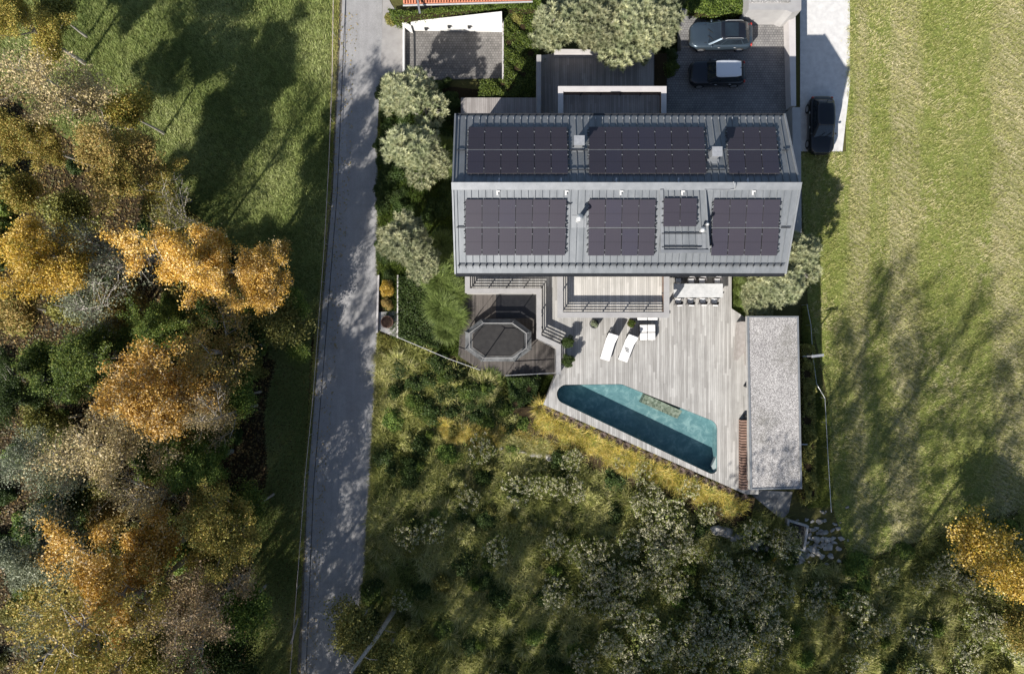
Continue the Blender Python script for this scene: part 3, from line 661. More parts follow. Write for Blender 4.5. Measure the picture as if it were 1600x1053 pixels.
terrace_par = thing('terrace_parapet', 'stepped grey capped parapet with slatted railing above the trampoline court', 'parapet', P(842, 500, 0))
parapet('parapet_cap', [(726.5, 426), (726.5, 458), (838.5, 458), (838.5, 529), (869, 543), (869, 585)], ZD+1.0, ZD, .33, None, terrace_par, side=-1, zbase=.03)

# ---------------------------------------------------------------- solar arrays
def array(fn, quad, cols, rows, label):
    """quad px: tl, tr, br, bl"""
    tl, tr, br, bl = [fn(x, y, .16) for x, y in quad]; ctr = (tl+tr+br+bl)/4
    root = thing('solar_array', label, 'solar panels', ctr-Vector((0, 0, .1)), group='solar arrays mounted on the zinc roof')
    nrm = (tr-tl).cross(bl-tl).normalized(); nrm = nrm if nrm.z > 0 else -nrm
    def at(u, v): return tl.lerp(tr, u).lerp(bl.lerp(br, u), v)
    gap = .010; proto = None
    for j in range(rows):
        for i in range(cols):
            W = (tr-tl).length; Hh = (bl-tl).length; gu = gap/W*1.6; gv = (.035 if rows > 1 else .0)/Hh
            u0, u1 = i/cols+gu, (i+1)/cols-gu; v0, v1 = j/rows+(gv if j else 0), (j+1)/rows-(gv if j < rows-1 else 0)
            q = [at(u0, v1), at(u1, v1), at(u1, v0), at(u0, v0)]; c0 = sum(q, Vector())/4
            if proto is None:
                mb = MB(); lo = [p-c0-nrm*.04 for p in q]; hi = [p-c0 for p in q]
                mb.add(hi+lo, [(0, 1, 2, 3), (7, 6, 5, 4), (4, 5, 1, 0), (5, 6, 2, 1), (6, 7, 3, 2), (7, 4, 0, 3)])
                fr = mb.build('solar_panel', M['pframe'], root); cel = MB(); ins = [(p-c0)*.985+nrm*.003 for p in q]; cel.add(ins, [(0, 1, 2, 3)])
                ce = cel.build('cells', M['panel'], fr); uv = ce.data.uv_layers.new(name='uv')
                for li, u in enumerate(((0, 0), (1, 0), (1, 1), (0, 1))): uv.data[li].uv = u
                proto = fr
            else:
                fr = proto.copy(); COL.objects.link(fr); fr.parent = root; ce = proto.children[0].copy(); COL.objects.link(ce); ce.parent = fr
            fr.location = c0-root.location
    loc = lambda p: p-root.location
    mb = MB()
    if rows > 1: mb.bar(loc(at(-.01, .5)-nrm*.03), loc(at(1.01, .5)-nrm*.03), .04, .04)
    if mb.v: mb.build('middle_rail', M['zinc_trim'], root)
    mb = MB()
    for j in range(rows):
        for v in ((j+.22)/rows, (j+.80)/rows): mb.bar(loc(at(-.012, v)-nrm*.08), loc(at(1.012, v)-nrm*.08), .05, .06)
    mb.build('mounting_rails', M['dkmetal'], root)
    mb = MB(); Wd = (tr-tl).length
    for k in range(rows*4):
        v = (k+.5)/(rows*4)
        for u, sgn in ((0, -1), (1, 1)): mb.bar(loc(at(u, v)-nrm*.02), loc(at(u+sgn*.09/Wd, v)-nrm*.06), .055, .05)
    mb.build('snow_hooks', M['dkmetal'], root)
    mb = MB()
    for i in range(cols+1):
        for j in range(rows):
            for v in ((j+.22)/rows, (j+.80)/rows):
                p = loc(at(min(1, max(0, i/cols)), v)+nrm*.01); mb.box(p.x-.028, p.x+.028, p.y-.03, p.y+.03, p.z-.02, p.z+.015)
    mb.build('clamps', M['zinc_trim'], root)
array(onN, [(732, 198.5), (886, 198.5), (888, 271), (729.5, 271)], 6, 2, 'solar array of twelve panels at the west end of the shaded north slope')
array(onN, [(920, 198.5), (1100, 198.5), (1104, 271), (920, 271)], 7, 2, 'longest solar array, fourteen panels between the two box chimneys')
array(onN, [(1135, 198.5), (1212, 198.5), (1219, 271), (1139, 271)], 3, 2, 'six panel solar array at the east end of the north slope')
array(onS, [(727, 312), (884.5, 312), (884, 399), (727, 399)], 6, 2, 'solar array of twelve panels at the west end of the sunlit south slope')
array(onS, [(920, 312), (1024.5, 312), (1023, 399.5), (918.5, 399.5)], 4, 2, 'eight panel solar array between the steel flue and the dormer')
array(onS, [(1115, 312), (1219.5, 312), (1215, 399.5), (1110.5, 399.5)], 4, 2, 'eight panel solar array right of the dormer on the south slope')
array(onD, [(1037, 310), (1089, 310), (1089, 354), (1036, 354)], 2, 1, 'small solar array of two panels on the dormer roof')

# ---------------------------------------------------------------- walls round the plot
def wall(name, pts, z0, z1, m, label, cat='wall', capm=None, over=0, bevel=.01):
    mb = MB(); mb.prism(poly(pts, z1), z0, z1); o = mb.build(name, M[m]); tag(o, label, cat); return o
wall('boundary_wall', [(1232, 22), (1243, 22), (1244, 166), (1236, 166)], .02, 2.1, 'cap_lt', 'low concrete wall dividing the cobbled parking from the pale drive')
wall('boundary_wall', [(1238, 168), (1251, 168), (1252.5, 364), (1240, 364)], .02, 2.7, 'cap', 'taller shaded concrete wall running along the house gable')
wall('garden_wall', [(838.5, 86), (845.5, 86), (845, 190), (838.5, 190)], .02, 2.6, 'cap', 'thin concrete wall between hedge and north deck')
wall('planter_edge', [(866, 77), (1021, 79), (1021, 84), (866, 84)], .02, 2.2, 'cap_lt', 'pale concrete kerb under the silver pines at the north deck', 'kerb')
wall('kerb_wall', [(629, 42), (632, 42), (632, 112), (629, 112)], .02, .45, 'white_wall', 'white kerb between the asphalt drive and the cobbled court', 'kerb')
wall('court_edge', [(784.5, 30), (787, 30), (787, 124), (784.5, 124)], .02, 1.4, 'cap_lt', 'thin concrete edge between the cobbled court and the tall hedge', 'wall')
mb = MB(); b0, b1 = P(645, 49, 0), P(785, 51, 0)
mb.add([b0, b1, Vector((b1.x, b1.y, 2.7)), Vector((b0.x, b0.y, 1.0)), b0+Vector((0, .25, 0)), b1+Vector((0, .25, 0)), Vector((b1.x, b1.y+.25, 2.7)), Vector((b0.x, b0.y+.25, 1.0))], [(0, 1, 2, 3), (5, 4, 7, 6), (3, 2, 6, 7), (1, 5, 6, 2), (4, 0, 3, 7)])
ww = tag(mb.build('retaining_wall', M['white_wall']), 'bright white rendered wall behind the cobbled court', 'wall')
for t, z in ((.16, .5), (.42, .9), (.64, .9)):
    q = b0.lerp(b1, t); mb = MB(); mb.box(q.x-.12, q.x+.12, q.y-.12, q.y-.004, z, z+.16); mb.box(q.x-.09, q.x+.09, q.y-.2, q.y-.12, z+.03, z+.11); mb.build('wall_light', M['dkmetal'], ww)
mb = MB(); q = poly([(631, 40), (645, 49), (645, 52), (629, 44)], .1); mb.prism(q, .04, 1.0); mb.build('end_pier', M['white_wall'], ww)
mb = MB(); mb.prism(poly([(646, 47), (649, 47), (650, 126), (647, 126)], .05), .03, .052); struct('drain_channel', mb, M['dkmetal'])
wall('planter_wall', [(590, 430), (592.5, 430), (590, 520), (587, 520)], .02, .35, 'cap_lt', 'thin concrete kerb beside the road at the garden bed', 'kerb')
wall('bed_edging', [(620.5, 430), (622.5, 430), (622, 528), (620, 528)], .02, .5, 'cap_lt', 'narrow steel edging between the garden bed and dark hedge', 'edging')

# neighbour roofs cut by the top edge
nb = thing('neighbour_house', 'neighbouring house with orange clay tile roof at the top edge', 'house', P(730, -40, 0))
a0, a1 = P(632, 7, 3.2), P(830, 1, 3.2); bk_ = Vector((0, 6, 2.6))
mb = MB(); mb.box(a0.x+.5, a1.x-.5, max(a0.y, a1.y)+.4, a0.y+6, .02, 3.3); part(mb, 'wall', M['white_wall'], nb)
mb = MB(); slab(mb, [a0, a1, a1+bk_, a0+bk_], .15)
n_ = 46
for i in range(n_+1):
    a = a0.lerp(a1, i/n_)
    for k in range(8):
        z_ = k/8; mb.tube([a+bk_*z_+Vector((0, 0, .05+.02)), a+bk_*(z_+1/8)+Vector((0, 0, .05))], .075, 6)
part(mb, 'tiled_roof', M['tile'], nb)
mb = MB(); mb.tube([a0+Vector((-.1, -.08, -.02)), a1+Vector((.1, -.08, -.02))], .07, 8); part(mb, 'gutter', M['ltmetal'], nb)
p = P(655, 4, 3.6); mb = MB(); mb.bar(p+Vector((-.3, 1.2, .2)), p+Vector((.05, -.75, .0)), .13, .1); part(mb, 'bracket', M['zinc_trim'], nb)
gr = thing('garage', 'flat concrete and gravel garage roof at the top edge above the parking', 'garage', P(1205, -30, 0))
mb = MB(); mb.prism(poly([(1170, -60), (1252, -60), (1252, 16), (1238, 20), (1228, 16), (1170, 16)], 3.4), .02, 3.4); part(mb, 'wall', M['cap'], gr)
mb = MB(); mb.prism(poly([(1171, -60), (1234, -60), (1234, 5), (1171, 5)], 3.4), 3.39, 3.46); part(mb, 'gravel_roof', M['gravel'], gr)

# ---------------------------------------------------------------- pool house
PH = 3.9; ph = thing('pool_house', 'long flat gravel roofed pool house along the east side of the terrace', 'pavilion', P(1209, 630, 0))
rp = [(1167, 494), (1247, 494), (1252.5, 763), (1171.5, 765)]; rw = poly(rp, PH)
mb = MB(); mb.prism(rw, PH-.3, PH-.02); part(mb, 'roof', M['concrete'], ph)
g_in = poly([(1169.5, 496.5), (1244.5, 496.5), (1249.5, 760.5), (1174.5, 762.5)], PH); mb = MB(); mb.prism(g_in, PH-.02, PH+.04, bottom=False); part(mb, 'roof_gravel', M['gravel'], ph)
mb = MB(); mb.prism(rw, PH-.02, PH+.09, hole=g_in[::-1]); part(mb, 'roof_edge', M['zinc_trim'], ph)
X0, X1 = rw[0][0], rw[2][0]; Y0, Y1 = rw[2][1], rw[0][1]
mb = MB(); mb.box(X0+.45, X1-.25, Y0+.2, Y1-.25, .02, ZD-.01); part(mb, 'plinth', M['concrete'], ph)
mb = MB(); mb.box(X1-.45, X1-.25, Y0+.2, Y1-.25, ZD, PH-.3); mb.box(X0+.6, X1-.45, Y1-.45, Y1-.25, ZD, PH-.3); mb.box(X0+.6, X1-.45, Y0+.2, Y0+.4, ZD, PH-.3)
mb.box(X0+.6, X0+.75, Y0+.4, Y0+4.4, ZD, PH-.3); mb.box(X0+.6, X0+.75, Y1-3.4, Y1-.45, ZD, PH-.3); part(mb, 'wall', M['wood'], ph)
mb = MB()
for k in range(2): yy = Y0+4.6+k*2.1; mb.box(X0+.55, X0+.67, yy, yy+.12, ZD, PH-.3)
part(mb, 'post', M['dkmetal'], ph)
a, b = P(1157.5, 765, 2.1), P(1166, 655, 2.1)
bench = thing('slatted_box', 'long brown slatted storage bench against the pool house', 'bench', ((a.x+16.6)/2, (a.y+b.y)/2, ZD))
mb = MB(); mb.box(a.x+.04, 16.5, a.y+.05, b.y-.05, ZD+.005, 2.08); part(mb, 'box', M['mat'], bench)
mb = MB(); y = a.y
while y < b.y-.1: mb.box(a.x, 16.55, y, y+.12, 2.10, 2.15); mb.box(a.x, a.x+.03, y, y+.12, ZD+.03, 2.10); y += .19
part(mb, 'slats', simple('slat_top', (.20, .12, .09), (.32, .21, .165), 5, .7), bench)
a, b = P(1151, 563, 2.3), P(1163, 503, 2.3)
ct = thing('wooden_counter', 'pale wooden counter at the upper corner of the pool house', 'counter', ((a.x+16.2)/2, (a.y+b.y)/2, ZD))
mb = MB(); mb.add([(a.x+.2, b.y, ZD), (a.x, a.y, ZD), (16.25, a.y+.7, ZD), (16.25, b.y, ZD), (a.x+.2, b.y, 2.4), (a.x, a.y, 2.4), (16.25, a.y+.7, 2.4), (16.25, b.y, 2.4)], [(7, 6, 5, 4), (0, 1, 5, 4), (1, 2, 6, 5), (2, 3, 7, 6), (3, 0, 4, 7)]); part(mb, 'cabinet', M['wood'], ct)
mb = MB(); mb.prism([(a.x+.17, b.y+.02), (a.x-.03, a.y-.04), (16.27, a.y+.66), (16.27, b.y+.02)], 2.405, 2.45); part(mb, 'top', M['wood'], ct)

# ---------------------------------------------------------------- cars
def rrect(hl, hw, r, n=6):
    pts = []
    for cx_, cy_, a0 in ((hl-r, hw-r, 0), (-hl+r, hw-r, 90), (-hl+r, -hw+r, 180), (hl-r, -hw+r, 270)):
        for i in range(n+1): a = math.radians(a0+90*i/n); pts.append((cx_+r*math.cos(a), cy_+r*math.sin(a)))
    return pts
def make_car(label, L, W, Ht, hood, bodym, roofm, loc, rz, tail=.10, shield=.17, sunroof=False, rails=False):
    """nose toward +x; hood = share of the length in front of the windscreen foot"""
    root = thing('parked_car', label, 'car', loc, rz, 'parked cars'); hl, hw = L/2, W/2; belt = Ht*.60
    def ztop(x):
        t = (hl-x)/L
        if t < hood: return belt*(.80+.20*min(1, t/hood)**.6)
        if t > .9: return belt*(1-.10*(t-.9)/.1)
        return belt
    def ring(inx, iny, r, zf):
        out = []
        for x, y in rrect(hl-inx, hw-iny, r):
            fx = abs(x)/hl; y2 = y*(1-.10*max(0, fx-.55)/.45) ; out.append((x, y2, zf(x)))
        return out
    rs = [ring(.10, .05, .40, lambda x: .20), ring(.02, .02, .42, lambda x: .38), ring(0, 0, .45, lambda x: .58*belt/.9), ring(.03, .0, .45, lambda x: ztop(x)-.14),
          ring(.07, .04, .45, lambda x: ztop(x)-.04), ring(.13, .12, .42, lambda x: ztop(x)), ring(.6, .38, .30, lambda x: ztop(x)+.035), ring(1.1, .62, .15, lambda x: ztop(x)+.05)]
    mb = MB(); N = len(rs[0]); mb.v = [p for r_ in rs for p in r_]
    for k in range(len(rs)-1):
        for i in range(N): j = (i+1) % N; mb.f.append((k*N+i, k*N+j, (k+1)*N+j, (k+1)*N+i))
    mb.f.append(tuple(range((len(rs)-1)*N, len(rs)*N))); mb.f.append(tuple(range(N))[::-1])
    body = mb.build('body', M[bodym], root, smooth=True)
    # greenhouse
    xf, xr = hl-L*hood, -hl+L*tail*.5; tf, trr = hl-L*(hood+shield), -hl+L*(tail+.07)
    wb, wt = hw-.13, hw-.30; zb, zt = belt+.0, Ht-.07
    bot = [(xf, wb*.86), (xf-.12, wb*.95), (xf-L*.18, wb), (xr+.5, wb*.97), (xr+.1, wb*.86)]
    top_ = [(tf, wt*.86), (tf-.10, wt*.97), (tf-L*.10, wt*1.02), (trr+.35, wt*.98), (trr, wt*.86)]
    full = lambda q: q+[(x, -y) for x, y in q[::-1]]
    Bq, Tq = full(bot), full(top_); lean = lambda q, z: [(x, y, z) for x, y in q]
    B_, T_ = lean(Bq, zb-.02), lean(Tq, zt)
    glass = {'side_window': [(1, 2), (2, 3)], 'side_window.001': [], 'windscreen': [(9, 0)], 'rear_window': [(4, 5)]}
    pill = MB(); pill.v = B_+T_
    for i in range(10): j = (i+1) % 10; pill.f.append((j, i, 10+i, 10+j))
    cab = pill.build('cabin', M['dkmetal' if bodym != 'p_blue' else 'p_blue'], root)
    def lerp3(a, b, t): return tuple(a[k]+(b[k]-a[k])*t for k in range(3))
    def gl(name, i, j, lo=.10, hi=.90, e=.04, out=.008):
        a, b, c_, d = Vector(B_[i]), Vector(B_[j]), Vector(T_[j]), Vector(T_[i]); nn = (b-a).cross(d-a).normalized()
        mid = (a+b+c_+d)/4
        if nn.dot(mid-Vector((0, 0, mid.z))) < 0: nn = -nn
        f = lambda u, v: a.lerp(b, u).lerp(d.lerp(c_, u), v)+nn*out
        m2 = MB(); m2.add([f(e, lo), f(1-e, lo), f(1-e, hi), f(e, hi)], [(0, 1, 2, 3)]); m2.build(name, M['carglass'], cab)
    gl('windscreen', 9, 0, .04, .97, .03); gl('rear_window', 4, 5, .2, .92, .06)
    for i, j in ((1, 2), (2, 3), (3, 4), (8, 7), (7, 6), (6, 5)): gl('side_window', i, j, .16, .90)
    mb = MB(); rr = [[(x*1.0, y*1.0, zt-.005) for x, y in Tq], [(tf*.0+x*.985, y*.95, zt+.035) for x, y in Tq], [(x*.90, y*.72, zt+.065) for x, y in Tq], [(x*.6, y*.25, zt+.075) for x, y in Tq]]
    mb.v = [p for r_ in rr for p in r_]
    for k in range(3):
        for i in range(10): j = (i+1) % 10; mb.f.append((k*10+j, k*10+i, (k+1)*10+i, (k+1)*10+j)[::-1])
    mb.f.append(tuple(range(30, 40))); rf = mb.build('roof', M[roofm], root, smooth=True)
    if sunroof:
        m2 = MB(); m2.box(trr+.55, tf-.25, -wt*.72, wt*.72, Ht+.0, Ht+.022); m2.build('sunroof', M['carglass'], rf)
    if rails:
        for s_ in (-1, 1): m2 = MB(); m2.tube([(tf-.3, s_*wt*.93, Ht-.03), (tf-.45, s_*wt*.93, Ht+.05), (trr+.35, s_*wt*.93, Ht+.05), (trr+.2, s_*wt*.93, Ht-.03)], .02, 6); m2.build('roof_rail', M['ltmetal'], rf)
    wm = None
    for sx in (.62, -.60):
        for s_ in (-1, 1):
            m2 = MB(); m2.lathe([(.33, -.11), (.345, -.06), (.345, .06), (.33, .11)], 20); m2.v = [(a, b_2, c2) for a, c2, b_2 in m2.v]
            wl = m2.build('wheel', M['rubber'], root, loc=(sx*hl*1.0, s_*(hw-.14), .345)); m3 = MB(); m3.lathe([(.21, -.125), (.22, .125)], 14); m3.v = [(a, b_2, c2) for a, c2, b_2 in m3.v]; m3.build('rim', M['rim'], wl)
    for s_ in (-1, 1):
        mb = MB(); mb.ellipsoid((xf-.25, s_*(hw-.07), belt+.04), .07, .11, .06); mb.build('mirror', M[bodym], root, smooth=True)
        mb = MB(); mb.ellipsoid((hl-.26, s_*(hw-.34), ztop(hl-.2)-.09), .17, .10, .085, rot=-s_*.5); mb.build('headlight', M['lamp'], root, smooth=True)
        mb = MB(); mb.ellipsoid((-hl+.17, s_*(hw-.24), belt*.86), .08, .12, .09); mb.build('tail_light', M['tail'], root, smooth=True)
        mb = MB(); mb.bar((xf+.1, s_*wb*.8, belt+.02), (hl-.6, s_*wb*.62, belt*.93), .012, .014); mb.build('bonnet_gap', M['rubber'], body)
    mb = MB(); mb.box(hl-.06, hl+.0, -hw*.45, hw*.45, .42, .66); mb.build('grille', M['rubber'], root)
    for s_ in (-.35, .2):
        mb = MB(); mb.bar((xf+.03, s_*wb, belt+.075), (xf-.28, (s_+.42)*wb, belt+.23), .025, .02); mb.build('wiper', M['rubber'], cab)
    for f in (.55, .30):
        for s_ in (-1, 1): mb = MB(); mb.ellipsoid((-hl+L*f, s_*(hw-.005), belt-.10), .09, .025, .02); mb.build('door_handle', M['ltmetal'], root)
    mb = MB(); mb.bar((trr+.1, 0, Ht-.02), (trr-.08, 0, Ht+.09), .03, .03); mb.build('aerial', M['rubber'], rf)
    return root
p = P(1128.5, 53.5, ZP+.9); make_car('steel blue estate car with dark glass roof and roof rails', 4.45, 1.92, 1.60, .27, 'p_blue', 'p_dark', (p.x, p.y, ZP), math.pi+.01, rails=True, sunroof=True)
p = P(1123, 112, ZP+.9); make_car('small black car with bright white roof', 4.0, 1.78, 1.45, .29, 'p_dark', 'p_white', (p.x, p.y, ZP), math.pi+.02, tail=.07, shield=.13)
p = P(1284.5, 195, .8); make_car('black car parked nose down on the pale drive', 4.2, 1.84, 1.55, .27, 'p_black', 'p_black', (p.x, p.y, .03), -math.pi/2)

# ---------------------------------------------------------------- trampoline
c0 = P(778.5, 532, 1.5); tr = thing('trampoline', 'large oval trampoline with dark net on the sunken board court', 'trampoline', (c0.x, c0.y, ZC))
rx, ry = 2.28, 1.52
oct_ = lambda kx, ky, z: [(kx*math.cos(math.radians(a)), ky*math.sin(math.radians(a)), z) for a in (22, 62, 118, 158, 202, 242, 298, 338)]
def ringtube(mb, pts, r, n=8): mb.tube(pts+[pts[0]], r, n, False)
mb = MB(); mb.add(oct_(rx*.86, ry*.82, .82), [tuple(range(8))]); mb.build('jumping_mat', M['mat'], tr)
mb = MB(); a = oct_(rx*1.12, ry*1.12, .86); b = oct_(rx*.88, ry*.84, .88); mb.add(a+b, [(i, (i+1) % 8, 8+(i+1) % 8, 8+i) for i in range(8)]); a2 = oct_(rx*1.12, ry*1.12, .78); mb.add(a+a2, [(i, 8+i, 8+(i+1) % 8, (i+1) % 8) for i in range(8)]); mb.build('padding', M['pad'], tr)
mb = MB(); ringtube(mb, oct_(rx*1.04, ry*1.04, .76), .03); mb.build('frame', M['ltmetal'], tr)
po = oct_(rx*1.12, ry*1.12, .5); ptop = oct_(rx*1.08, ry*1.08, 2.45); pin = oct_(rx*.93, ry*.90, 2.62)
for i in range(8):
    mb = MB(); mb.tube([po[i], (po[i][0], po[i][1], 1.2), ptop[i], ((ptop[i][0]+pin[i][0])/2, (ptop[i][1]+pin[i][1])/2, 2.6), pin[i]], .035, 8); mb.build('net_pole', M['pad'], tr)
    mb = MB(); mb.tube([(po[i][0], po[i][1], .55), (po[i][0]*.95, po[i][1]*.95, .03)], .03, 8); mb.build('leg', M['ltmetal'], tr)
mb = MB(); ringtube(mb, oct_(rx*.93, ry*.90, 2.63), .026); mb.build('net_ring', M['cap'], tr)
mb = MB(); a = oct_(rx*.89, ry*.85, .9); b = pin; k = 8
mb.add(a+b, [(i, (i+1) % 8, 8+(i+1) % 8, 8+i) for i in range(8)]); mb.build('net', M['net'], tr)
mb = MB(); a = oct_(rx*.95, ry*.92, 2.64); b = oct_(rx*1.07, ry*1.12, 2.40); mb.add([a[0], a[1], a[2], a[3], b[0], b[1], b[2], b[3]], [(0, 1, 5, 4), (1, 2, 6, 5), (2, 3, 7, 6)]); mb.build('net_cover', M['pad'], tr)

# ---------------------------------------------------------------- terrace furniture
tc = P(1091, 454, ZD+.75); tb = thing('dining_table', 'long pale marble topped dining table by the house', 'table', (tc.x, tc.y, ZD))
mb = MB(); mb.box(-1.72, 1.72, -.48, .48, .72, .76); mb.build('tabletop', M['marble'], tb, bevel=.008)
for sx in (-1, 1):
    for sy in (-1, 1): mb = MB(); mb.box(sx*1.5-.04, sx*1.5+.04, sy*.38-.04, sy*.38+.04, 0, .72); mb.build('leg', M['dkmetal'], tb)
def make_chair():
    root = thing('dining_chair', 'x', 'chair', group='dining chairs around the marble table')
    mb = MB(); mb.box(-.24, .24, -.22, .22, .40, .45); mb.build('seat', M['wicker'], root, bevel=.02)
    mb = MB(); mb.box(-.20, .20, -.16, .22, .45, .52); mb.build('cushion', M['cushion'], root, bevel=.03)
    mb = MB(); pts = []
    for i in range(9): a = math.radians(180+180*i/8); pts.append((.27*math.cos(a), -.02+.27*math.sin(a)))
    for (x, y), (x2, y2) in zip(pts, pts[1:]):
        z1 = .66+.18*max(0, -(y+.02)/.27); z2 = .66+.18*max(0, -(y2+.02)/.27)
        mb.add([(x, y, .42), (x2, y2, .42), (x2*1.12, y2*1.18, z2), (x*1.12, y*1.18, z1), (x*.9, y*.9, .42), (x2*.9, y2*.9, .42), (x2*.98, y2*1.04, z2), (x*.98, y*1.04, z1)], [(0, 1, 2, 3), (5, 4, 7, 6), (3, 2, 6, 7)])
    mb.build('backrest', M['wicker'], root)
    mb = MB(); mb.box(-.18, .18, -.34, -.25, .80, .86); mb.build('back_cushion', M['cushion'], root, bevel=.02)
    for sx in (-1, 1):
        for sy in (-1, 1): mb = MB(); mb.tube([(sx*.2, sy*.18, .42), (sx*.23, sy*.21, 0)], .016, 6); mb.build('leg', M['dkmetal'], root)
    return root
ch0 = make_chair(); first = True
cl = ['far side of table, in the balcony shade', 'far side of table, second from left', 'far side of table, third from left', 'far side of table, rightmost',
      'near side of table, leftmost', 'near side of table, second from left', 'near side of table, third from left', 'near side of table, rightmost']
for i, (px, py, rz) in enumerate(((1060, 438, 3.14), (1080, 439, 3.2), (1097, 439, 3.1), (1121, 439, 3.14), (1060, 471, .08), (1079, 471, -.05), (1098, 470.5, .02), (1116, 471, -.06))):
    k = ch0 if first else copy_tree(ch0); first = False; v = P(px, py, ZD+.5); k.location = (v.x, v.y, ZD); k.rotation_euler.z = rz
    k['label'] = 'dark wicker chair with white cushion, '+cl[i]
def make_lounger():
    root = thing('sun_lounger', 'x', 'sun lounger', group='white sun loungers on the terrace')
    mb = MB(); mb.bar((-.33, -.95, .27), (-.33, .95, .27), .05, .06); mb.bar((.33, -.95, .27), (.33, .95, .27), .05, .06); mb.bar((-.33, -.95, .27), (.33, -.95, .27), .05, .06); mb.bar((-.33, .95, .27), (.33, .95, .27), .05, .06); mb.build('frame', M['dkmetal'], root)
    mb = MB(); mb.box(-.35, .35, -1.0, .38, .30, .40); mb.build('mattress', M['cushion'], root, bevel=.03)
    q = Matrix.Translation((0, .40, .34)) @ Matrix.Rotation(math.radians(52), 4, 'X'); mb = MB(); mb.box(-.35, .35, 0, .82, -.03, .07, q); mb.build('backrest', M['cushion'], root, bevel=.03)
    mb = MB(); mb.bar((-.28, .85, .27), (-.28, .72, .72), .03, .03); mb.bar((.28, .85, .27), (.28, .72, .72), .03, .03); mb.build('back_stay', M['dkmetal'], root)
    for sx in (-1, 1):
        for sy in (-.85, .8): mb = MB(); mb.box(sx*.33-.025, sx*.33+.025, sy-.025, sy+.025, 0, .25); mb.build('leg', M['dkmetal'], root)
    mb = MB(); mb.box(-.22, .22, .05, .45, -.02, .05, q); mb.v = [(x, y-.05, z+.1) for x, y, z in mb.v]
    return root
l0 = make_lounger(); v = P(951.5, 541, 2); l0.location = (v.x, v.y, ZD); l0.rotation_euler.z = -math.radians(17); l0['label'] = 'white cushioned sun lounger nearer the stepped parapet'
l1 = copy_tree(l0); v = P(981, 543, 2); l1.location = (v.x, v.y, ZD); l1.rotation_euler.z = -math.radians(21); l1['label'] = 'white cushioned sun lounger nearer the square footstool with a dark towel print'
mb = MB()
for k in range(3): mb.box(-.22+.08*k, .10+.05*k, -.10-.1*k, -.04-.1*k, .402, .408)
mb.build('towel', M['pad'], l1)
v = P(1012, 519, ZD+.4); ft = thing('footstool', 'square white footstool with four cushions near the loungers', 'footstool', (v.x, v.y, ZD), .02)
mb = MB(); mb.box(-.55, .55, -.55, .55, .22, .28); mb.build('frame', M['dkmetal'], ft)
for sx in (-1, 1):
    for sy in (-1, 1):
        mb = MB(); mb.box(sx*.28-.265, sx*.28+.265, sy*.28-.265, sy*.28+.265, .285, .44); mb.build('cushion', M['cushion'], ft, bevel=.05)
        mb = MB(); mb.box(sx*.5-.03, sx*.5+.03, sy*.5-.03, sy*.5+.03, 0, .22); mb.build('leg', M['dkmetal'], ft)
v = P(1012, 496, ZD+.4); so_ = thing('outdoor_sofa', 'white outdoor sofa seat half hidden under the balcony', 'sofa', (v.x, v.y+.25, ZD))
mb = MB(); mb.box(-.75, .75, -.45, .45, .12, .28); mb.build('base', M['dkmetal'], so_, bevel=.02)
for s_ in (-1, 1): mb = MB(); mb.box(s_*.37-.35, s_*.37+.35, -.43, .35, .285, .45); mb.build('cushion', M['cushion'], so_, bevel=.05)
mb = MB(); mb.box(-.75, .75, .35, .5, .28, .8); mb.build('backrest', M['cushion'], so_, bevel=.05)
# ---------------------------------------------------------------- vegetation prototypes
PROTO = {}
def skeleton(seed, R, Ht, levels=3, kids=(6, 4, 4), rise=.5, trunk_r=.16, base=.28):
    """recursive limbs; returns MB of wood and list of tips (crown within radius R, height Ht)"""
    r = random.Random(seed); mb = MB(); tips = []
    def go(p, d, L, rad, lev):
        pts = [p]; q = p; dd = d.copy()
        for i in range(3):
            dd = (dd+Vector((r.uniform(-.28, .28), r.uniform(-.28, .28), r.uniform(-.08, .20)))).normalized(); q = q+dd*L/3; pts.append(q)
        mb.tube(pts, [rad, rad*.8, rad*.6, rad*.35], 5 if lev < 2 else 3, False)
        if lev >= levels: tips.append(pts[-1]); tips.append(pts[2]); return
        for k in range(kids[lev]):
            t = r.uniform(.35, 1.0); i = min(2, int(t*3)); s0 = pts[i].lerp(pts[i+1], t*3-i)
            az = r.uniform(0, 2*math.pi); nd = (dd*.75+Vector((math.cos(az), math.sin(az), r.uniform(-.25, .5)))*.85).normalized()
            go(s0, nd, L*r.uniform(.42, .68), rad*.45, lev+1)
        tips.append(pts[-1])
    lean = Vector((r.uniform(-.3, .3), r.uniform(-.3, .3), Ht*.55)); tp = [Vector((0, 0, -.1)), Vector((0, 0, Ht*.2)), lean*.6+Vector((0, 0, Ht*.05)), lean+Vector((0, 0, Ht*.12))]
    mb.tube(tp, [trunk_r*1.5, trunk_r, trunk_r*.8, trunk_r*.5], 8)
    n = kids[0]+3
    for k in range(n):
        az = 2*math.pi*k/n+r.uniform(-.4, .4); el = r.uniform(.05, 1.15); t = r.uniform(base, .62)
        d = Vector((math.cos(az)*math.cos(el), math.sin(az)*math.cos(el), math.sin(el))); L = R*(.60 if el < .7 else .48)*r.choice((.55, .8, .95, 1.15, 1.35))*r.uniform(.85, 1.12)
        go(Vector((lean.x*t, lean.y*t, Ht*t+.2)), (d+Vector((0, 0, rise*.4))).normalized(), L, trunk_r*.5, 1)
    go(tp[-1], Vector((0, 0, 1)), Ht*.2, trunk_r*.45, 1)
    return mb, tips
